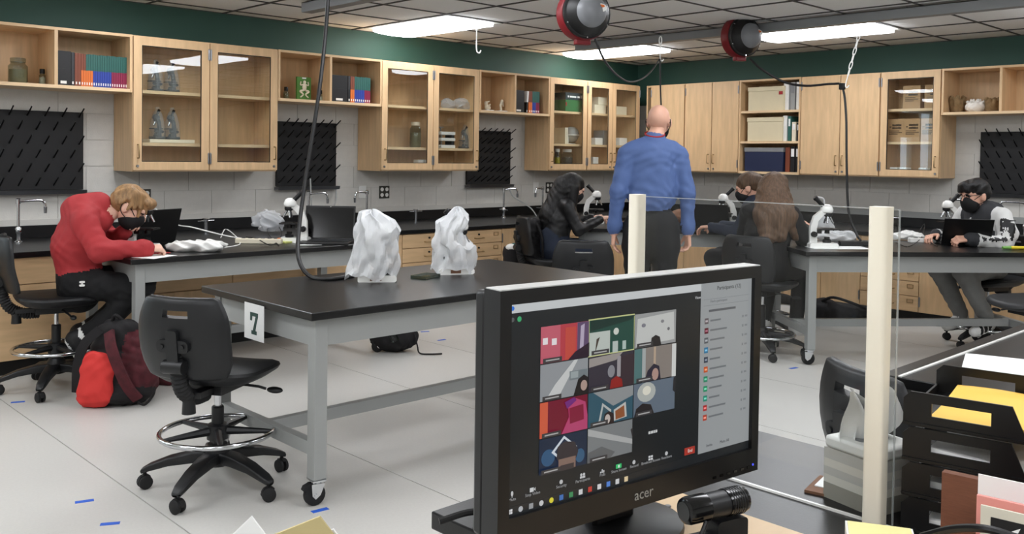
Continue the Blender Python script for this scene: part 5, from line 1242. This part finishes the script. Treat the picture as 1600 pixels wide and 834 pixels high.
MB().ell((-.01, -.03, .19), (.05, .04, .035), 12, 8).build('white_contents', 'white', t); MB().ell((.02, 0, .2), (.04, .04, .03), 12, 8).build('green_contents', 'tealb', t)
for k, (u, v, a) in enumerate(((132, 783, .3), (172, 818, .1), (500, 797, .5), (28, 628, .2), (293, 614, .4), (325, 708, .2), (1240, 575, .4), (690, 531, .5), (664, 518, .2))):
    q = hz(u, v, 0); near = ['next to the floor seam', 'by the front desk end of the floor seam', 'beside the number 7 table caster', 'under the student stool', 'beside the maroon cloth bundle', 'under the empty stool foot ring', 'before the shared table caster', 'beside the lying black backpack', 'behind the lying black backpack'][k]
    tag(B(-.035, .035, -.013, .013, 0, .0012).build('tape_mark', 'blue', None, (q.x, q.y, 0), (0, 0, a - .6), smooth=False), f'strip of blue tape on the floor {near}', 'tape', 'blue tape marks on the floor')
# ------------------------------------------------------------------ front tables
T4 = (-7.18, -7.82)
lab_table('black-topped grey steel lab table carrying the computer monitor and clear guard', (-7.18, -7.82, 0), PI / 2, 1.86, .87)
lab_table('black-topped grey steel lab table with its lit edge painted as a pale strip, behind the paper trays', (-6.40, -6.965, 0), 0, 1.86, .94)
tag(B(-6.40, -4.55, -6.089, -6.079, H, H + .004).build('edge_light_strip', 'white_gloss', None, smooth=False), 'thin white strip painted for light caught on the table edge behind the paper trays', 'strip')  # white strip stands in for a tabletop edge catching the light
t = thing('desk_board', 'pale maple board under the computer monitor', 'board', (-7.92, -6.46, H))
B(-.24, .235, -.29, .285, 0, .02).build('board', 'maple_pale', t, bev=.003, smooth=False)
MB().cyl((.16, .2, .02), (.16, .2, .0225), .006, .005, 10).build('screw', 'steel', t)
ZD = H + .02
# ------------------------------------------------------------------ clear guard between two cream posts
t = thing('acrylic_guard', 'clear acrylic guard between two cream posts on the front table', 'guard', (-7.51, -6.235, H))
B(-.0025, .0025, -.312, .25, .006, .548).build('acrylic_sheet', 'acrylic', t, smooth=False)
m = MB(); m.box(-.0025, .0025, -.312, .25, .5482, .5494).box(-.003, .003, -.3132, -.3122, .006, .548); m.build('polished_edge', 'acrylic_edge', t, smooth=False)
B(-.003, .003, -.312, .25, 0, .004).build('base_channel', 'white_gloss', t, smooth=False)
pr1_ = rrect(.042, .03, .008, 4)
for y, wd in ((-.29, .033), (.236, .027)):
    MB().prism([(q[0] * .75 - .0205, y + q[1] * wd / .03) for q in pr1_], 0, .5535, 'z').build('post', 'post', t)
# ------------------------------------------------------------------ computer monitor
SW, SHh = .531, .299
mc = Vector((-7.925, -6.327, 1.076))
D('mon_black', (16, 16, 17), .38); D('mon_top_glare', (205, 205, 202), .3); D('screen_off', (8, 9, 10), .2)
mo = thing('computer_monitor', 'black widescreen monitor showing a video call', 'monitor', (mc.x, mc.y, ZD), math.radians(-6.3))
zc_ = mc.z - ZD
bl, br, bt, bb_ = .02, .018, .02, .04
x0, x1, z0, z1 = -SW / 2 - bl, SW / 2 + br, zc_ - SHh / 2 - bb_, zc_ + SHh / 2 + bt
m = MB()
m.box(x0, -SW / 2, -.008, .03, z0, z1).box(SW / 2, x1, -.008, .03, z0, z1).box(-SW / 2, SW / 2, -.008, .03, z0, zc_ - SHh / 2).box(-SW / 2, SW / 2, -.008, .03, zc_ + SHh / 2, z1)
bz = m.build('bezel', 'mon_black', mo, smooth=False)
MB().box(x0 + .001, x1 - .001, .03, .055, z0 + .004, z1 - .004).box(x0 + .06, x1 - .06, .055, .08, z0 + .05, z1 - .05).build('back_shell', 'mon_black', mo, bev=.006)
B(x0 + .002, x1 - .002, -.006, .029, z1, z1 + .0015).build('top_edge_glare', 'mon_top_glare', mo, smooth=False)  # pale colour paints the ceiling light reflected on the monitor's top
scr = B(-SW / 2, SW / 2, 0, .004, zc_ - SHh / 2, zc_ + SHh / 2).build('screen', 'screen_off', mo, smooth=False)
text_mesh('acer', .024, 'gray_paint', 'maker_logo', bz, (.0, -.0085, z0 + .012), (PI / 2, 0, 0), .0002, 'CENTER')
for i in range(6): B(x1 - .12 + i * .018, x1 - .112 + i * .018, -.0095, -.008, z0 + .008, z0 + .012).build('button', 'black_gloss', bz, smooth=False)
MB().cyl((x1 - .014, -.009, z0 + .012), (x1 - .014, -.008, z0 + .012), .002, .002, 8).build('power_light', mat('ledblue', (60, 70, 220), .4, emit=1.2), bz)
MB().box(-.045, .045, .055, .085, .01, .2).build('neck', 'mon_black', mo, bev=.006)
MB().lathe([(.125, 0), (.13, .004), (.128, .012), (.1, .018), (.06, .022), (.02, .024)], (0, .07, 0), 36, sx=1.05, sy=.85).build('foot', 'mon_black', mo)
# screen picture: flat coloured patches of light
EM = {}
def emc(c):
    k = tuple(c)
    if k not in EM: EM[k] = mat('screen_%d_%d_%d' % k, (3, 3, 3), .3, emit=.85, ecol=c)
    return EM[k]
lay = [0]
def patch(poly, c, name='screen_patch', layer=1):
    """poly in screen fractions (u right, v down)"""
    y = -.0004 * layer
    b = MB(); b.prism([((u - .5) * SW, zc_ + (.5 - v) * SHh) for u, v in poly], y - .0002, y, 'y'); b.build(name, emc(c), scr, smooth=False)
def R_(u0, v0, u1, v1, c, layer=1, name='screen_patch'): patch([(u0, v0), (u1, v0), (u1, v1), (u0, v1)], c, name, layer)
def ellp(cu, cv, ru, rv, n=16): return [(cu + ru * math.cos(2 * PI * i / n), cv + rv * math.sin(2 * PI * i / n)) for i in range(n)]
R_(0, 0, 1, 1, (26, 30, 33), 1, 'call_window'); R_(.0, .0, .757, .045, (196, 200, 202), 2, 'title_bar'); R_(.752, .0, 1, .955, (150, 154, 156), 2, 'participant_panel'); R_(0, .955, 1, 1, (30, 33, 36), 2, 'task_bar')
patch(ellp(.012, .022, .006, .011), (40, 110, 210), 'app_icon', 3)
patch(ellp(.012, .075, .006, .011), (90, 92, 94), 'info_icon', 3); patch(ellp(.035, .075, .007, .013), (60, 170, 110), 'shield_icon', 3)
GU = [.107, .283, .462, .641]; GV = [.124, .307, .49, .668, .846]
def tile(i, j, bgc, shapes, border=None):
    u0, u1 = GU[j] + .002, GU[j + 1] - .002; v0, v1 = GV[i] + .003, GV[i + 1] - .003
    if border: R_(u0 - .003, v0 - .006, u1 + .003, v1 + .006, border, 2, 'video_border')
    R_(u0, v0, u1, v1, bgc, 3, 'video_tile')
    for k, (pl, c) in enumerate(shapes): patch([(u0 + (u1 - u0) * a, v0 + (v1 - v0) * b) for a, b in pl], c, 'video_shape', 4 + k)
    R_(u0 + .003, v1 - .026, u0 + .07, v1 - .004, (60, 58, 60), 12, 'name_bar'); R_(u0 + .012, v1 - .018, u0 + .06, v1 - .012, (170, 170, 170), 13, 'name_text')
q4 = lambda a, b, c, d: [(a, b), (c, b), (c, d), (a, d)]
tile(0, 0, (190, 92, 108), [(q4(.4, 0, .75, 1), (178, 60, 70)), (q4(.5, .1, .72, 1), (190, 74, 62)), (q4(.75, 0, 1, 1), (92, 72, 104)), ([(.82, .1), (.9, .05), (.88, .75), (.8, .8)], (176, 164, 186)), ([(.7, .8), (1, .6), (1, 1), (.55, 1)], (40, 22, 40)), (q4(.02, .3, .12, .48), (226, 220, 222)), (q4(.2, .34, .3, .52), (226, 220, 222))])
tile(0, 1, (30, 70, 60), [(q4(0, .35, .45, 1), (182, 190, 184)), ([(.15, .55), (.22, .5), (.12, .95)], (70, 60, 52)), (ellp(.58, .4, .06, .1), (200, 204, 196)), (q4(.5, .68, .62, 1), (176, 186, 182)), (q4(.72, .7, .8, .95), (170, 186, 180)), ([(0, 0), (1, 0), (.9, .12), (0, .3)], (20, 48, 42))], (196, 200, 140))
tile(0, 2, (150, 152, 152), [([(.06, .14), (.94, .06), (.96, .9), (.03, .95)], (190, 192, 190)), (ellp(.2, .35, .05, .06), (120, 120, 130)), (ellp(.65, .3, .04, .05), (126, 126, 130)), (ellp(.8, .55, .03, .05), (100, 100, 104)), ([(.36, 1), (.38, .75), (.48, .68), (.58, .75), (.62, 1)], (34, 30, 32))])
tile(1, 0, (142, 146, 150), [([(.3, .6), (.7, 0), (.78, 0), (.4, .9), (.1, 1)], (196, 198, 198)), (q4(.6, .3, .98, .55), (112, 122, 126)), (q4(.62, .32, .78, .5), (150, 160, 162)), ([(.68, 1), (.78, .55), (.9, .45), (1, .55), (1, 1)], (26, 24, 26)), (ellp(.9, .75, .07, .15), (170, 146, 136))])
tile(1, 1, (52, 48, 58), [([(0, .05), (.75, 0), (.6, .2), (0, .3)], (150, 144, 140)), (q4(.62, .1, .7, .7), (150, 146, 150)), (q4(.7, .1, 1, 1), (54, 42, 48)), (ellp(.48, .5, .08, .18), (130, 130, 136)), ([(.45, 1), (.48, .75), (.6, .66), (.72, .78), (.74, 1)], (140, 34, 30))])
tile(1, 2, (130, 122, 116), [(q4(0, 0, .18, 1), (76, 112, 112)), (q4(.18, 0, .26, 1), (160, 166, 166)), (q4(.45, 0, .5, 1), (176, 156, 136)), (q4(.9, 0, 1, 1), (206, 208, 206)), ([(.22, 1), (.3, .68), (.45, .5), (.58, .6), (.62, 1)], (40, 36, 52)), (ellp(.48, .82, .08, .18), (170, 140, 130))])
tile(2, 0, (112, 16, 44), [(q4(0, 0, .16, 1), (204, 92, 64)), ([(.45, 1), (.6, .55), (.58, .2), (.75, .05), (.95, .2), (1, .6), (1, 1)], (176, 64, 108)), ([(.6, .3), (.9, .25), (.92, .7), (.62, .75)], (128, 24, 56)), ([(.5, .1), (.7, 0), (.75, .1), (.55, .3)], (110, 40, 120))])
tile(2, 1, (48, 84, 100), [([(.1, 0), (1, 0), (1, .3), (.55, .5)], (138, 142, 144)), ([(.22, .9), (.3, .35), (.5, .6), (.48, .9)], (176, 180, 178)), ([(.26, .88), (.32, .45), (.46, .64), (.45, .88)], (56, 84, 96)), ([(.55, .62), (.82, .45), (.85, .9), (.56, .95)], (184, 184, 180)), ([(.58, .66), (.78, .54), (.8, .88), (.59, .92)], (140, 84, 52)), ([(.3, 1), (.34, .68), (.44, .62), (.54, .72), (.55, 1)], (44, 34, 34)), (ellp(.4, .84, .06, .14), (186, 176, 170))])
tile(2, 2, (96, 108, 122), [(ellp(.3, .3, .22, .3), (170, 174, 170)), (ellp(.3, .25, .1, .14), (216, 214, 200)), ([(0, 1), (.05, .75), (.2, .62), (.4, .7), (.48, 1)], (38, 34, 36)), ([(.95, 0), (1, 0), (1, .5), (.93, .4)], (40, 40, 44))])
tile(3, 0, (22, 38, 62), [(ellp(.18, .55, .14, .24), (46, 84, 120)), (ellp(.85, .7, .1, .2), (50, 88, 120)), ([(.5, .02), (.78, .4), (.5, .8), (.24, .42)], (206, 214, 222)), ([(.5, .1), (.72, .4), (.5, .72), (.3, .42)], (26, 44, 70)), ([(.34, .62), (.36, .3), (.5, .18), (.72, .25), (.8, .55), (.75, .75), (.4, .75)], (52, 46, 50)), ([(.38, .98), (.38, .66), (.74, .66), (.74, .98)], (128, 104, 94)), ([(.4, 1), (.42, .84), (.7, .84), (.7, 1)], (60, 52, 54))])
tile(3, 1, (120, 124, 126), [([(0, 0), (1, .6), (1, .75), (0, .2)], (168, 170, 170)), ([(0, .7), (.3, .6), (.6, .85), (.5, 1), (0, 1)], (96, 98, 100)), ([(.95, .3), (1, .25), (1, .6)], (50, 48, 50))])
def stext(s, u, v, size, c, align='CENTER', layer=6): text_mesh(s, size, emc(c), 'screen_lettering', scr, ((u - .5) * SW, -.0004 * layer, zc_ + (.5 - v) * SHh), (PI / 2, 0, 0), .0001, align)
for s, u in (('Mute', .018), ('Stop Video', .087), ('Security', .188), ('Participants', .267), ('Polls', .342), ('Share Screen', .407), ('Record', .469), ('Breakout Rooms', .539), ('Reactions', .607)):
    stext(s, u, .926, .0062, (150, 152, 154))
    if s == 'Share Screen': R_(u - .011, .888, u + .011, .91, (50, 190, 110), 4, 'tool_icon'); R_(u - .003, .892, u + .003, .906, (220, 230, 224), 5, 'tool_icon')
    elif s == 'Mute': patch(ellp(u, .893, .004, .012), (200, 202, 204), 'tool_icon', 4); R_(u - .0008, .905, u + .0008, .912, (200, 202, 204), 4, 'tool_icon')
    elif s == 'Stop Video': R_(u - .009, .89, u + .004, .91, (210, 212, 214), 4, 'tool_icon'); patch([(u + .005, .9), (u + .01, .891), (u + .01, .909)], (210, 212, 214), 'tool_icon', 4)
    elif s == 'Participants':
        for k in (-.005, .005): patch(ellp(u + k, .892, .004, .007), (200, 202, 204), 'tool_icon', 4); R_(u + k - .0045, .9, u + k + .0045, .91, (200, 202, 204), 4, 'tool_icon')
    elif s == 'Polls':
        for k, h in ((-.006, .008), (0, .018), (.006, .012)): R_(u + k - .002, .911 - h, u + k + .002, .911, (200, 202, 204), 4, 'tool_icon')
    elif s == 'Breakout Rooms':
        for a in (-.005, .005):
            for b in (-.006, .008): R_(u + a - .004, .9 + b - .005, u + a + .004, .9 + b + .005, (210, 212, 214), 4, 'tool_icon')
    else: patch(ellp(u, .9, .006, .011), (190, 192, 194), 'tool_icon', 4)
patch([(.688, .9), (.735, .9), (.735, .94), (.688, .94)], (170, 56, 44), 'end_button', 4); stext('End', .712, .927, .0075, (230, 220, 216))
stext('View', .735, .085, .007, (190, 192, 194))
for a, b in ((.528, .536), (.538, .548), (.55, .556), (.558, .565)): R_(a, .758, b, .772, (200, 202, 202), 4, 'name_mark')
stext('Participants (12)', .884, .048, .0095, (50, 52, 54)); stext('Find a participant', .835, .115, .0062, (104, 106, 110))
R_(.765, .095, .985, .097, (120, 124, 128), 3, 'panel_line'); R_(.765, .13, .985, .132, (120, 124, 128), 3, 'panel_line')
AV = [(96, 88, 92), (88, 22, 40), (86, 90, 96), (44, 112, 150), (52, 62, 78), (190, 84, 40), (36, 130, 96), (40, 140, 100), (36, 134, 110), (168, 48, 48), (170, 66, 48)]
R_(.79, .155, .92, .168, (90, 92, 96), 3, 'participant_line')
for i, c in enumerate(AV):
    v = .217 + i * .0541; R_(.771, v - .016, .789, v + .016, c, 3, 'avatar'); R_(.774, v - .005, .785, v + .005, tuple(min(255, x + 90) for x in c), 4, 'avatar_mark')
    R_(.798, v - .005, .798 + .05 + .03 * ((i * 7) % 4) / 3, v + .005, (108, 112, 116), 3, 'participant_line'); R_(.955, v - .006, .961, v + .008, (120, 124, 128), 3, 'mic_mark'); R_(.968, v - .005, .98, v + .006, (124, 128, 132), 3, 'camera_mark')
stext('Invite', .802, .925, .007, (70, 72, 76)); stext('Mute All', .875, .925, .007, (70, 72, 76))
cols = [(220, 222, 224), (180, 184, 188), (150, 154, 158), (200, 202, 204), (220, 210, 60), (60, 110, 180), (60, 140, 90), (206, 208, 210), (190, 60, 50), (210, 212, 214), (80, 130, 210), (206, 208, 210), (220, 200, 160)]
for i, c in enumerate(cols):
    u = .012 + i * .0355
    if i == 0:
        for a in (-.004, .004):
            for b in (-.006, .006): R_(u + a - .0034, .977 + b - .005, u + a + .0034, .977 + b + .005, c, 4, 'task_icon')
    elif i in (1, 3, 4): patch(ellp(u, .977, .0075, .0135), c, 'task_icon', 4)
    else: R_(u - .007, .964, u + .007, .99, c, 4, 'task_icon')
# ------------------------------------------------------------------ webcam on a small stand
wc = hd(1118, 788, 1.17)
t = thing('webcam', 'black barrel webcam with clip beside the monitor', 'webcam', (wc.x, wc.y, wc.z), AR + .5)
def lx(prof, name, m_, par=t, n=22):
    b = MB(); b.lathe(prof, n=n); b.xf(lambda p: (p.z, p.x, p.y)); return b.build(name, m_, par)
lx([(.012, -.052), (.016, -.05), (.0175, -.045), (.0175, -.018)], 'lens_barrel', 'black_gloss'); lx([(.0165, -.018), (.0165, .014)], 'body', 'plastic'); lx([(.0175, .014), (.0175, .04), (.016, .046), (.011, .048)], 'end_cap', 'black_gloss')
lx([(.012, -.0525), (.012, -.0518)], 'lens', 'black_gloss')
for i in range(6): lx([(.0178, .018 + i * .004), (.0178, .0195 + i * .004)], 'ridge', 'plastic')
MB().prism(rrect(.05, .03, .006), -.012, .012, 'y').build('clip_block', 'plastic', t, (.02, .0, -.034))
MB().prism(rrect(.075, .012, .005), -.02, .015, 'y').build('clip_arm', 'plastic', t, (-.015, 0, -.044))
MB().cyl((-.01, 0, -.045), (-.01, 0, ZD - wc.z + .012), .007, .007, 12).build('stem', 'plastic', t)
MB().lathe([(.04, ZD - wc.z), (.04, ZD - wc.z + .006), (.012, ZD - wc.z + .014)], (-.01, 0, 0), 20).build('stand_foot', 'plastic', t)
cable('black webcam cord running down to the maple board', [Vector(wc) + Vector((-.035, -.01, -.01)), Vector(wc) + Vector((-.07, -.015, -.05)), Vector(wc) + Vector((-.085, -.03, -.12)), (wc.x - .07, wc.y - .05, ZD + .005)], .003)
cable('thick black monitor cord lying over the front table edge', [(-8.08, -6.02, H + .008), (-8.03, -6.05, H + .02), (-7.98, -6.09, H + .012), (-7.93, -6.12, H + .008)], .006)
# ------------------------------------------------------------------ tissue box, clipboard
tb = hz(1297, 786, H)
t = thing('tissue_box', 'striped grey tissue box with a tissue pulled up', 'tissue box', (tb.x + .065, tb.y - .045, H), -.25)
D('tis1', (188, 186, 180), .7); D('tis2', (212, 208, 198), .7); D('tis3', (150, 146, 136), .7); D('tis4', (228, 228, 224), .6)
for k, (za, zb_, m_) in enumerate(((0, .03, 'tis3'), (.03, .045, 'tis2'), (.045, .06, 'tis1'), (.06, .075, 'tis2'), (.075, .095, 'tis1'))): B(-.058, .058, -.058, .058, za + .0001, zb_).build('stripe', m_, t, smooth=False)
B(-.058, .058, -.058, .058, .0951, .118).build('top_band', 'tis4', t, bev=.006)
MB().lathe([(.03, .1181), (.03, .1186)], n=20, sx=1.3, sy=.8).build('slot', 'gray_dark', t)
def tis(u, v):
    s = 1 - .35 * v; a = (u - .5) * .09 * s
    return (a + .02 * math.sin(v * 3), .018 * math.sin(u * 9 + v * 4) * s - .02 * v, .112 + .105 * v + .02 * math.sin(u * 3 + 1) * v)
m = MB(); m.grid(tis, 14, 10); o = len(m.v); m.grid(lambda u, v: (tis(u, v)[0] - .015 - .03 * v, tis(u, v)[1] + .02, tis(u, v)[2] - .02 * v), 14, 10); m.build('tissue', 'paper', t, ang=60)
p = hz(1290, 770, H); t = thing('clipboard', 'small brown clipboard with paper beside the tissue box', 'clipboard', (p.x + .03, p.y + .0, H), .2); B(-.05, .05, -.04, .04, 0, .005).build('board', 'brownb', t, smooth=False); B(-.02, .04, -.035, .03, .0052, .007).build('paper', 'paper', t, smooth=False)
# ------------------------------------------------------------------ stacked letter trays
tr0 = Vector((-7.497, -6.556, H)); TRR = -PI / 2 + .17
t0 = None
D('tray_black', (15, 15, 16), .35)
def tray(label, k):
    t = thing('letter_tray', label, 'tray', (tr0.x, tr0.y, H + .0605 * k), TRR, 'stacked black letter trays')
    L, Wd, hh = .2, .26, .058
    # local x: along the long side (away from the post), y: towards the far side (+x world)
    for y in (0, Wd - .004):
        m = MB(); pl = [(0, 0), (L - .01, 0), (L - .035, hh), (.012, hh), (0, hh - .012)]
        sl = (.045, .135, .02, .042)
        # wall with a label window: four pieces
        m.prism([(0, 0), (sl[0], 0), (sl[0], hh), (.012, hh), (0, hh - .012)], y, y + .004, 'y'); m.prism([(sl[1], 0), (L - .01, 0), (L - .035, hh), (sl[1], hh)], y, y + .004, 'y')
        m.prism([(sl[0], 0), (sl[1], 0), (sl[1], sl[2]), (sl[0], sl[2])], y, y + .004, 'y'); m.prism([(sl[0], sl[3]), (sl[1], sl[3]), (sl[1], hh), (sl[0], hh)], y, y + .004, 'y')
        m.box(0, L - .012, y - .003, y, .003, .006)
        m.build('side_wall', 'tray_black', t, smooth=False)
    B(0, L - .01, .004, Wd - .004, 0, .004).build('tray_floor', 'tray_black', t, smooth=False)
    B(0, .004, .004, Wd - .004, .004, .02).build('end_lip', 'tray_black', t, smooth=False)
    return t
labs = ['lowest black letter tray of the stack on the front table', 'second lowest black letter tray of the stack', 'second highest black letter tray, holding grey-white papers', 'topmost black letter tray, holding bright yellow paper']
for k in range(4):
    t = tray(labs[k], k)
    # papers in the tray
    pm = ['paper', 'gray_paint', 'paper', 'yellow_paper'][k]
    q = Matrix.Rotation(TRR, 4, 'Z') @ Vector((.15, .128, 0)) + Vector((tr0.x, tr0.y, H + .0605 * k + .0045))
    m = MB(); ph = k * 1.3
    m.grid(lambda u, v: ((u - .5) * .26 + .02, (v - .5) * .235, .018 + .006 * math.sin(u * 4 + v * 3 + ph) + (.012 * max(0, u - .6) if k > 1 else 0)), 12, 8)
    m.grid(lambda u, v: ((u - .5) * .26 + .02, (v - .5) * .235, .0), 2, 2)
    n_ = 13 * 9
    for i in range(12): m.add([m.v[i], m.v[i + 1], (m.v[i + 1][0], m.v[i + 1][1], 0), (m.v[i][0], m.v[i][1], 0)], [(0, 1, 2, 3)]); a = 8 * 13 + i; m.add([m.v[a], m.v[a + 1], (m.v[a + 1][0], m.v[a + 1][1], 0), (m.v[a][0], m.v[a][1], 0)], [(0, 1, 2, 3)])
    for j in range(8):
        for a, b in ((j * 13, (j + 1) * 13), (j * 13 + 12, (j + 1) * 13 + 12)): m.add([m.v[a], m.v[b], (m.v[b][0], m.v[b][1], 0), (m.v[a][0], m.v[a][1], 0)], [(0, 1, 2, 3)])
    o = m.build('paper_stack', pm, None, q, (0, 0, TRR)); tag(o, ['white paper stack in the lowest letter tray', 'grey paper stack in the second lowest letter tray', 'white paper stack in the second highest letter tray', 'bright yellow paper stack in the topmost letter tray'][k], 'paper', 'papers in the letter trays')
p = hz(1590, 574, H); sheet('large white sheet lying on the table behind the letter trays', (p.x, p.y, H), .3, .28, .3)
# ------------------------------------------------------------------ bottom right corner: corrugated file, cards, booklet
D('corr', (112, 70, 50), .8, var=.12, vscale=60, stretch=(1, 1, 12)); D('pink', (226, 150, 140), .7); D('bookl', (214, 208, 190), .6); D('peach', (232, 176, 130), .7)
def upright(label, cat, name, u, v, dep, w_, h, th, m_, rz, extra=None):
    q = hd(u, v, dep); t = thing(name, label, cat, (q.x, q.y, H), rz, 'upright files on the front table')
    B(0, w_, -th / 2, th / 2, 0, q.z - H).build('sheet_block', m_, t, smooth=False)
    return t, q.z - H
RZF = -PI / 2 + .12
t, hh = upright('brown corrugated cardboard file standing before the letter trays', 'file', 'cardboard_file', 1474, 735, 1.35, .13, .2, .016, 'corr', RZF)
t, hh = upright('white sheet standing in front of the brown cardboard file', 'paper', 'paper_sheet', 1529, 740, 1.25, .2, .2, .003, 'paper', RZF)
t, hh = upright('pink card standing below the white upright sheet', 'card', 'pink_card', 1527, 772, 1.2, .2, .16, .006, 'pink', RZF)
t, hh = upright('cream booklet with a black bird head picture', 'booklet', 'booklet', 1533, 788, 1.17, .2, .16, .004, 'bookl', RZF)
B(.012, .05, -.003, -.0022, hh - .07, hh - .012).build('picture', 'black', t, smooth=False)
m = MB(); m.prism([(.022, hh - .035), (.03, hh - .028), (.046, hh - .018), (.042, hh - .028), (.038, hh - .04), (.044, hh - .056), (.034, hh - .052), (.026, hh - .044)], -.0036, -.0031, 'y'); m.build('picture_mark', 'paper', t, smooth=False)
cable('black cord looping over the bottom right papers', [hd(1440, 838, 1.2), hd(1490, 826, 1.15), hd(1540, 826, 1.1), hd(1590, 840, 1.08)], .005)
q = hd(1378, 850, 1.25); t = thing('paper_stack', 'pale yellow paper stack below the cream post', 'paper', (q.x, q.y, H), .5)
B(-.06, .06, -.045, .045, 0, q.z - H + .004).build('sheets', 'paper', t, smooth=False); B(-.057, .057, -.042, .042, q.z - H + .0045, q.z - H + .0055).build('top_sheet', mat('pale_yellow', (244, 232, 160), .7), t, smooth=False)
# upright papers in front of the table edge (bottom left)
q = hd(452, 850, 1.12)
for lab, u, v, m_, rz, w_, dd in (('white sheet tip standing up before the front table', 393, 806, 'paper', .25, .1, 0), ('manila folder tip standing up before the front table', 500, 806, 'manila', -.15, .12, .012), ('small white sheet tip beside the manila folder', 521, 826, 'paper', .1, .05, .024)):
    c = hd(u, v, 1.1 + dd); zt_ = c.z
    t = thing('folder', lab, 'paper', (c.x, c.y, H), AR, 'papers standing in the file holder')
    s = .35 if m_ == 'paper' else .22
    poly = [(-.13, zt_ - H - .13 * (1.0 if m_ == 'paper' and w_ > .06 else .42)), (0, zt_ - H), (.13, zt_ - H - .13 * 1.3), (.13, 0), (-.13, 0)]
    MB().prism(poly, -.002, .002, 'y').build('sheet', m_, t, smooth=False)
c = hd(450, 860, 1.11)
t = thing('file_holder', 'dark file holder carrying the upright papers', 'file holder', (c.x, c.y, 0), AR)
B(-.17, .17, -.05, .06, .72, H - .002).build('holder_base', 'black', t, smooth=False); B(-.17, -.16, -.05, .06, 0, .72).build('leg', 'black', t, smooth=False); B(.16, .17, -.05, .06, 0, .72).build('leg', 'black', t, smooth=False)
# ------------------------------------------------------------------ trees outside the windows (seen mirrored in the cabinet glass)
D('bark', (70, 60, 48), .9, var=.2, vscale=12); D('leaf', (96, 120, 60), .7, var=.3, vscale=3)
gd = struct(B(-26, 6, .4, 30, -.4, -.3).build('ground', mat('lawn', (110, 124, 84), .95, var=.1)))
def tree(label, x, y, seed):
    r = random.Random(seed); t = thing('tree', label, 'tree', (x, y, -.3), 0, 'trees outside the windows')
    m = MB(); tips = []
    def br(p, d, L, rad, n):
        q = p + d * L; m.tube([p, (p + q) / 2 + Vector((r.uniform(-.1, .1), r.uniform(-.1, .1), 0)) * L, q], [rad, rad * .85, rad * .65], 8)
        if n == 0: tips.append(q); return
        for k in range(3): br(q, (d + Vector((r.uniform(-.8, .8), r.uniform(-.8, .8), r.uniform(-.1, .5)))).normalized(), L * r.uniform(.6, .8), rad * .6, n - 1)
    br(Vector((0, 0, 0)), Vector((.05, 0, 1)), 1.5, .16, 4); m.build('trunk', 'bark', t)
    f = MB()
    for q in tips:
        for k in range(9):
            c = q + Vector((r.gauss(0, .3), r.gauss(0, .3), r.gauss(0, .3))); a = Vector((r.uniform(-1, 1), r.uniform(-1, 1), r.uniform(-1, 1))).normalized() * .09; b = a.orthogonal().normalized() * .05
            f.add([c - a, c - b, c + a, c + b], [(0, 1, 2, 3)])
    o = f.build('foliage', 'leaf', t, smooth=False); o['kind'] = 'stuff'
tree('leafy tree standing outside opposite the end window', -11.6, 2.9, 2); tree('leafy tree with forked trunk outside the middle window', -16.0, 5.6, 5); tree('leafy tree outside further along the windows', -20.2, 8.6, 8)
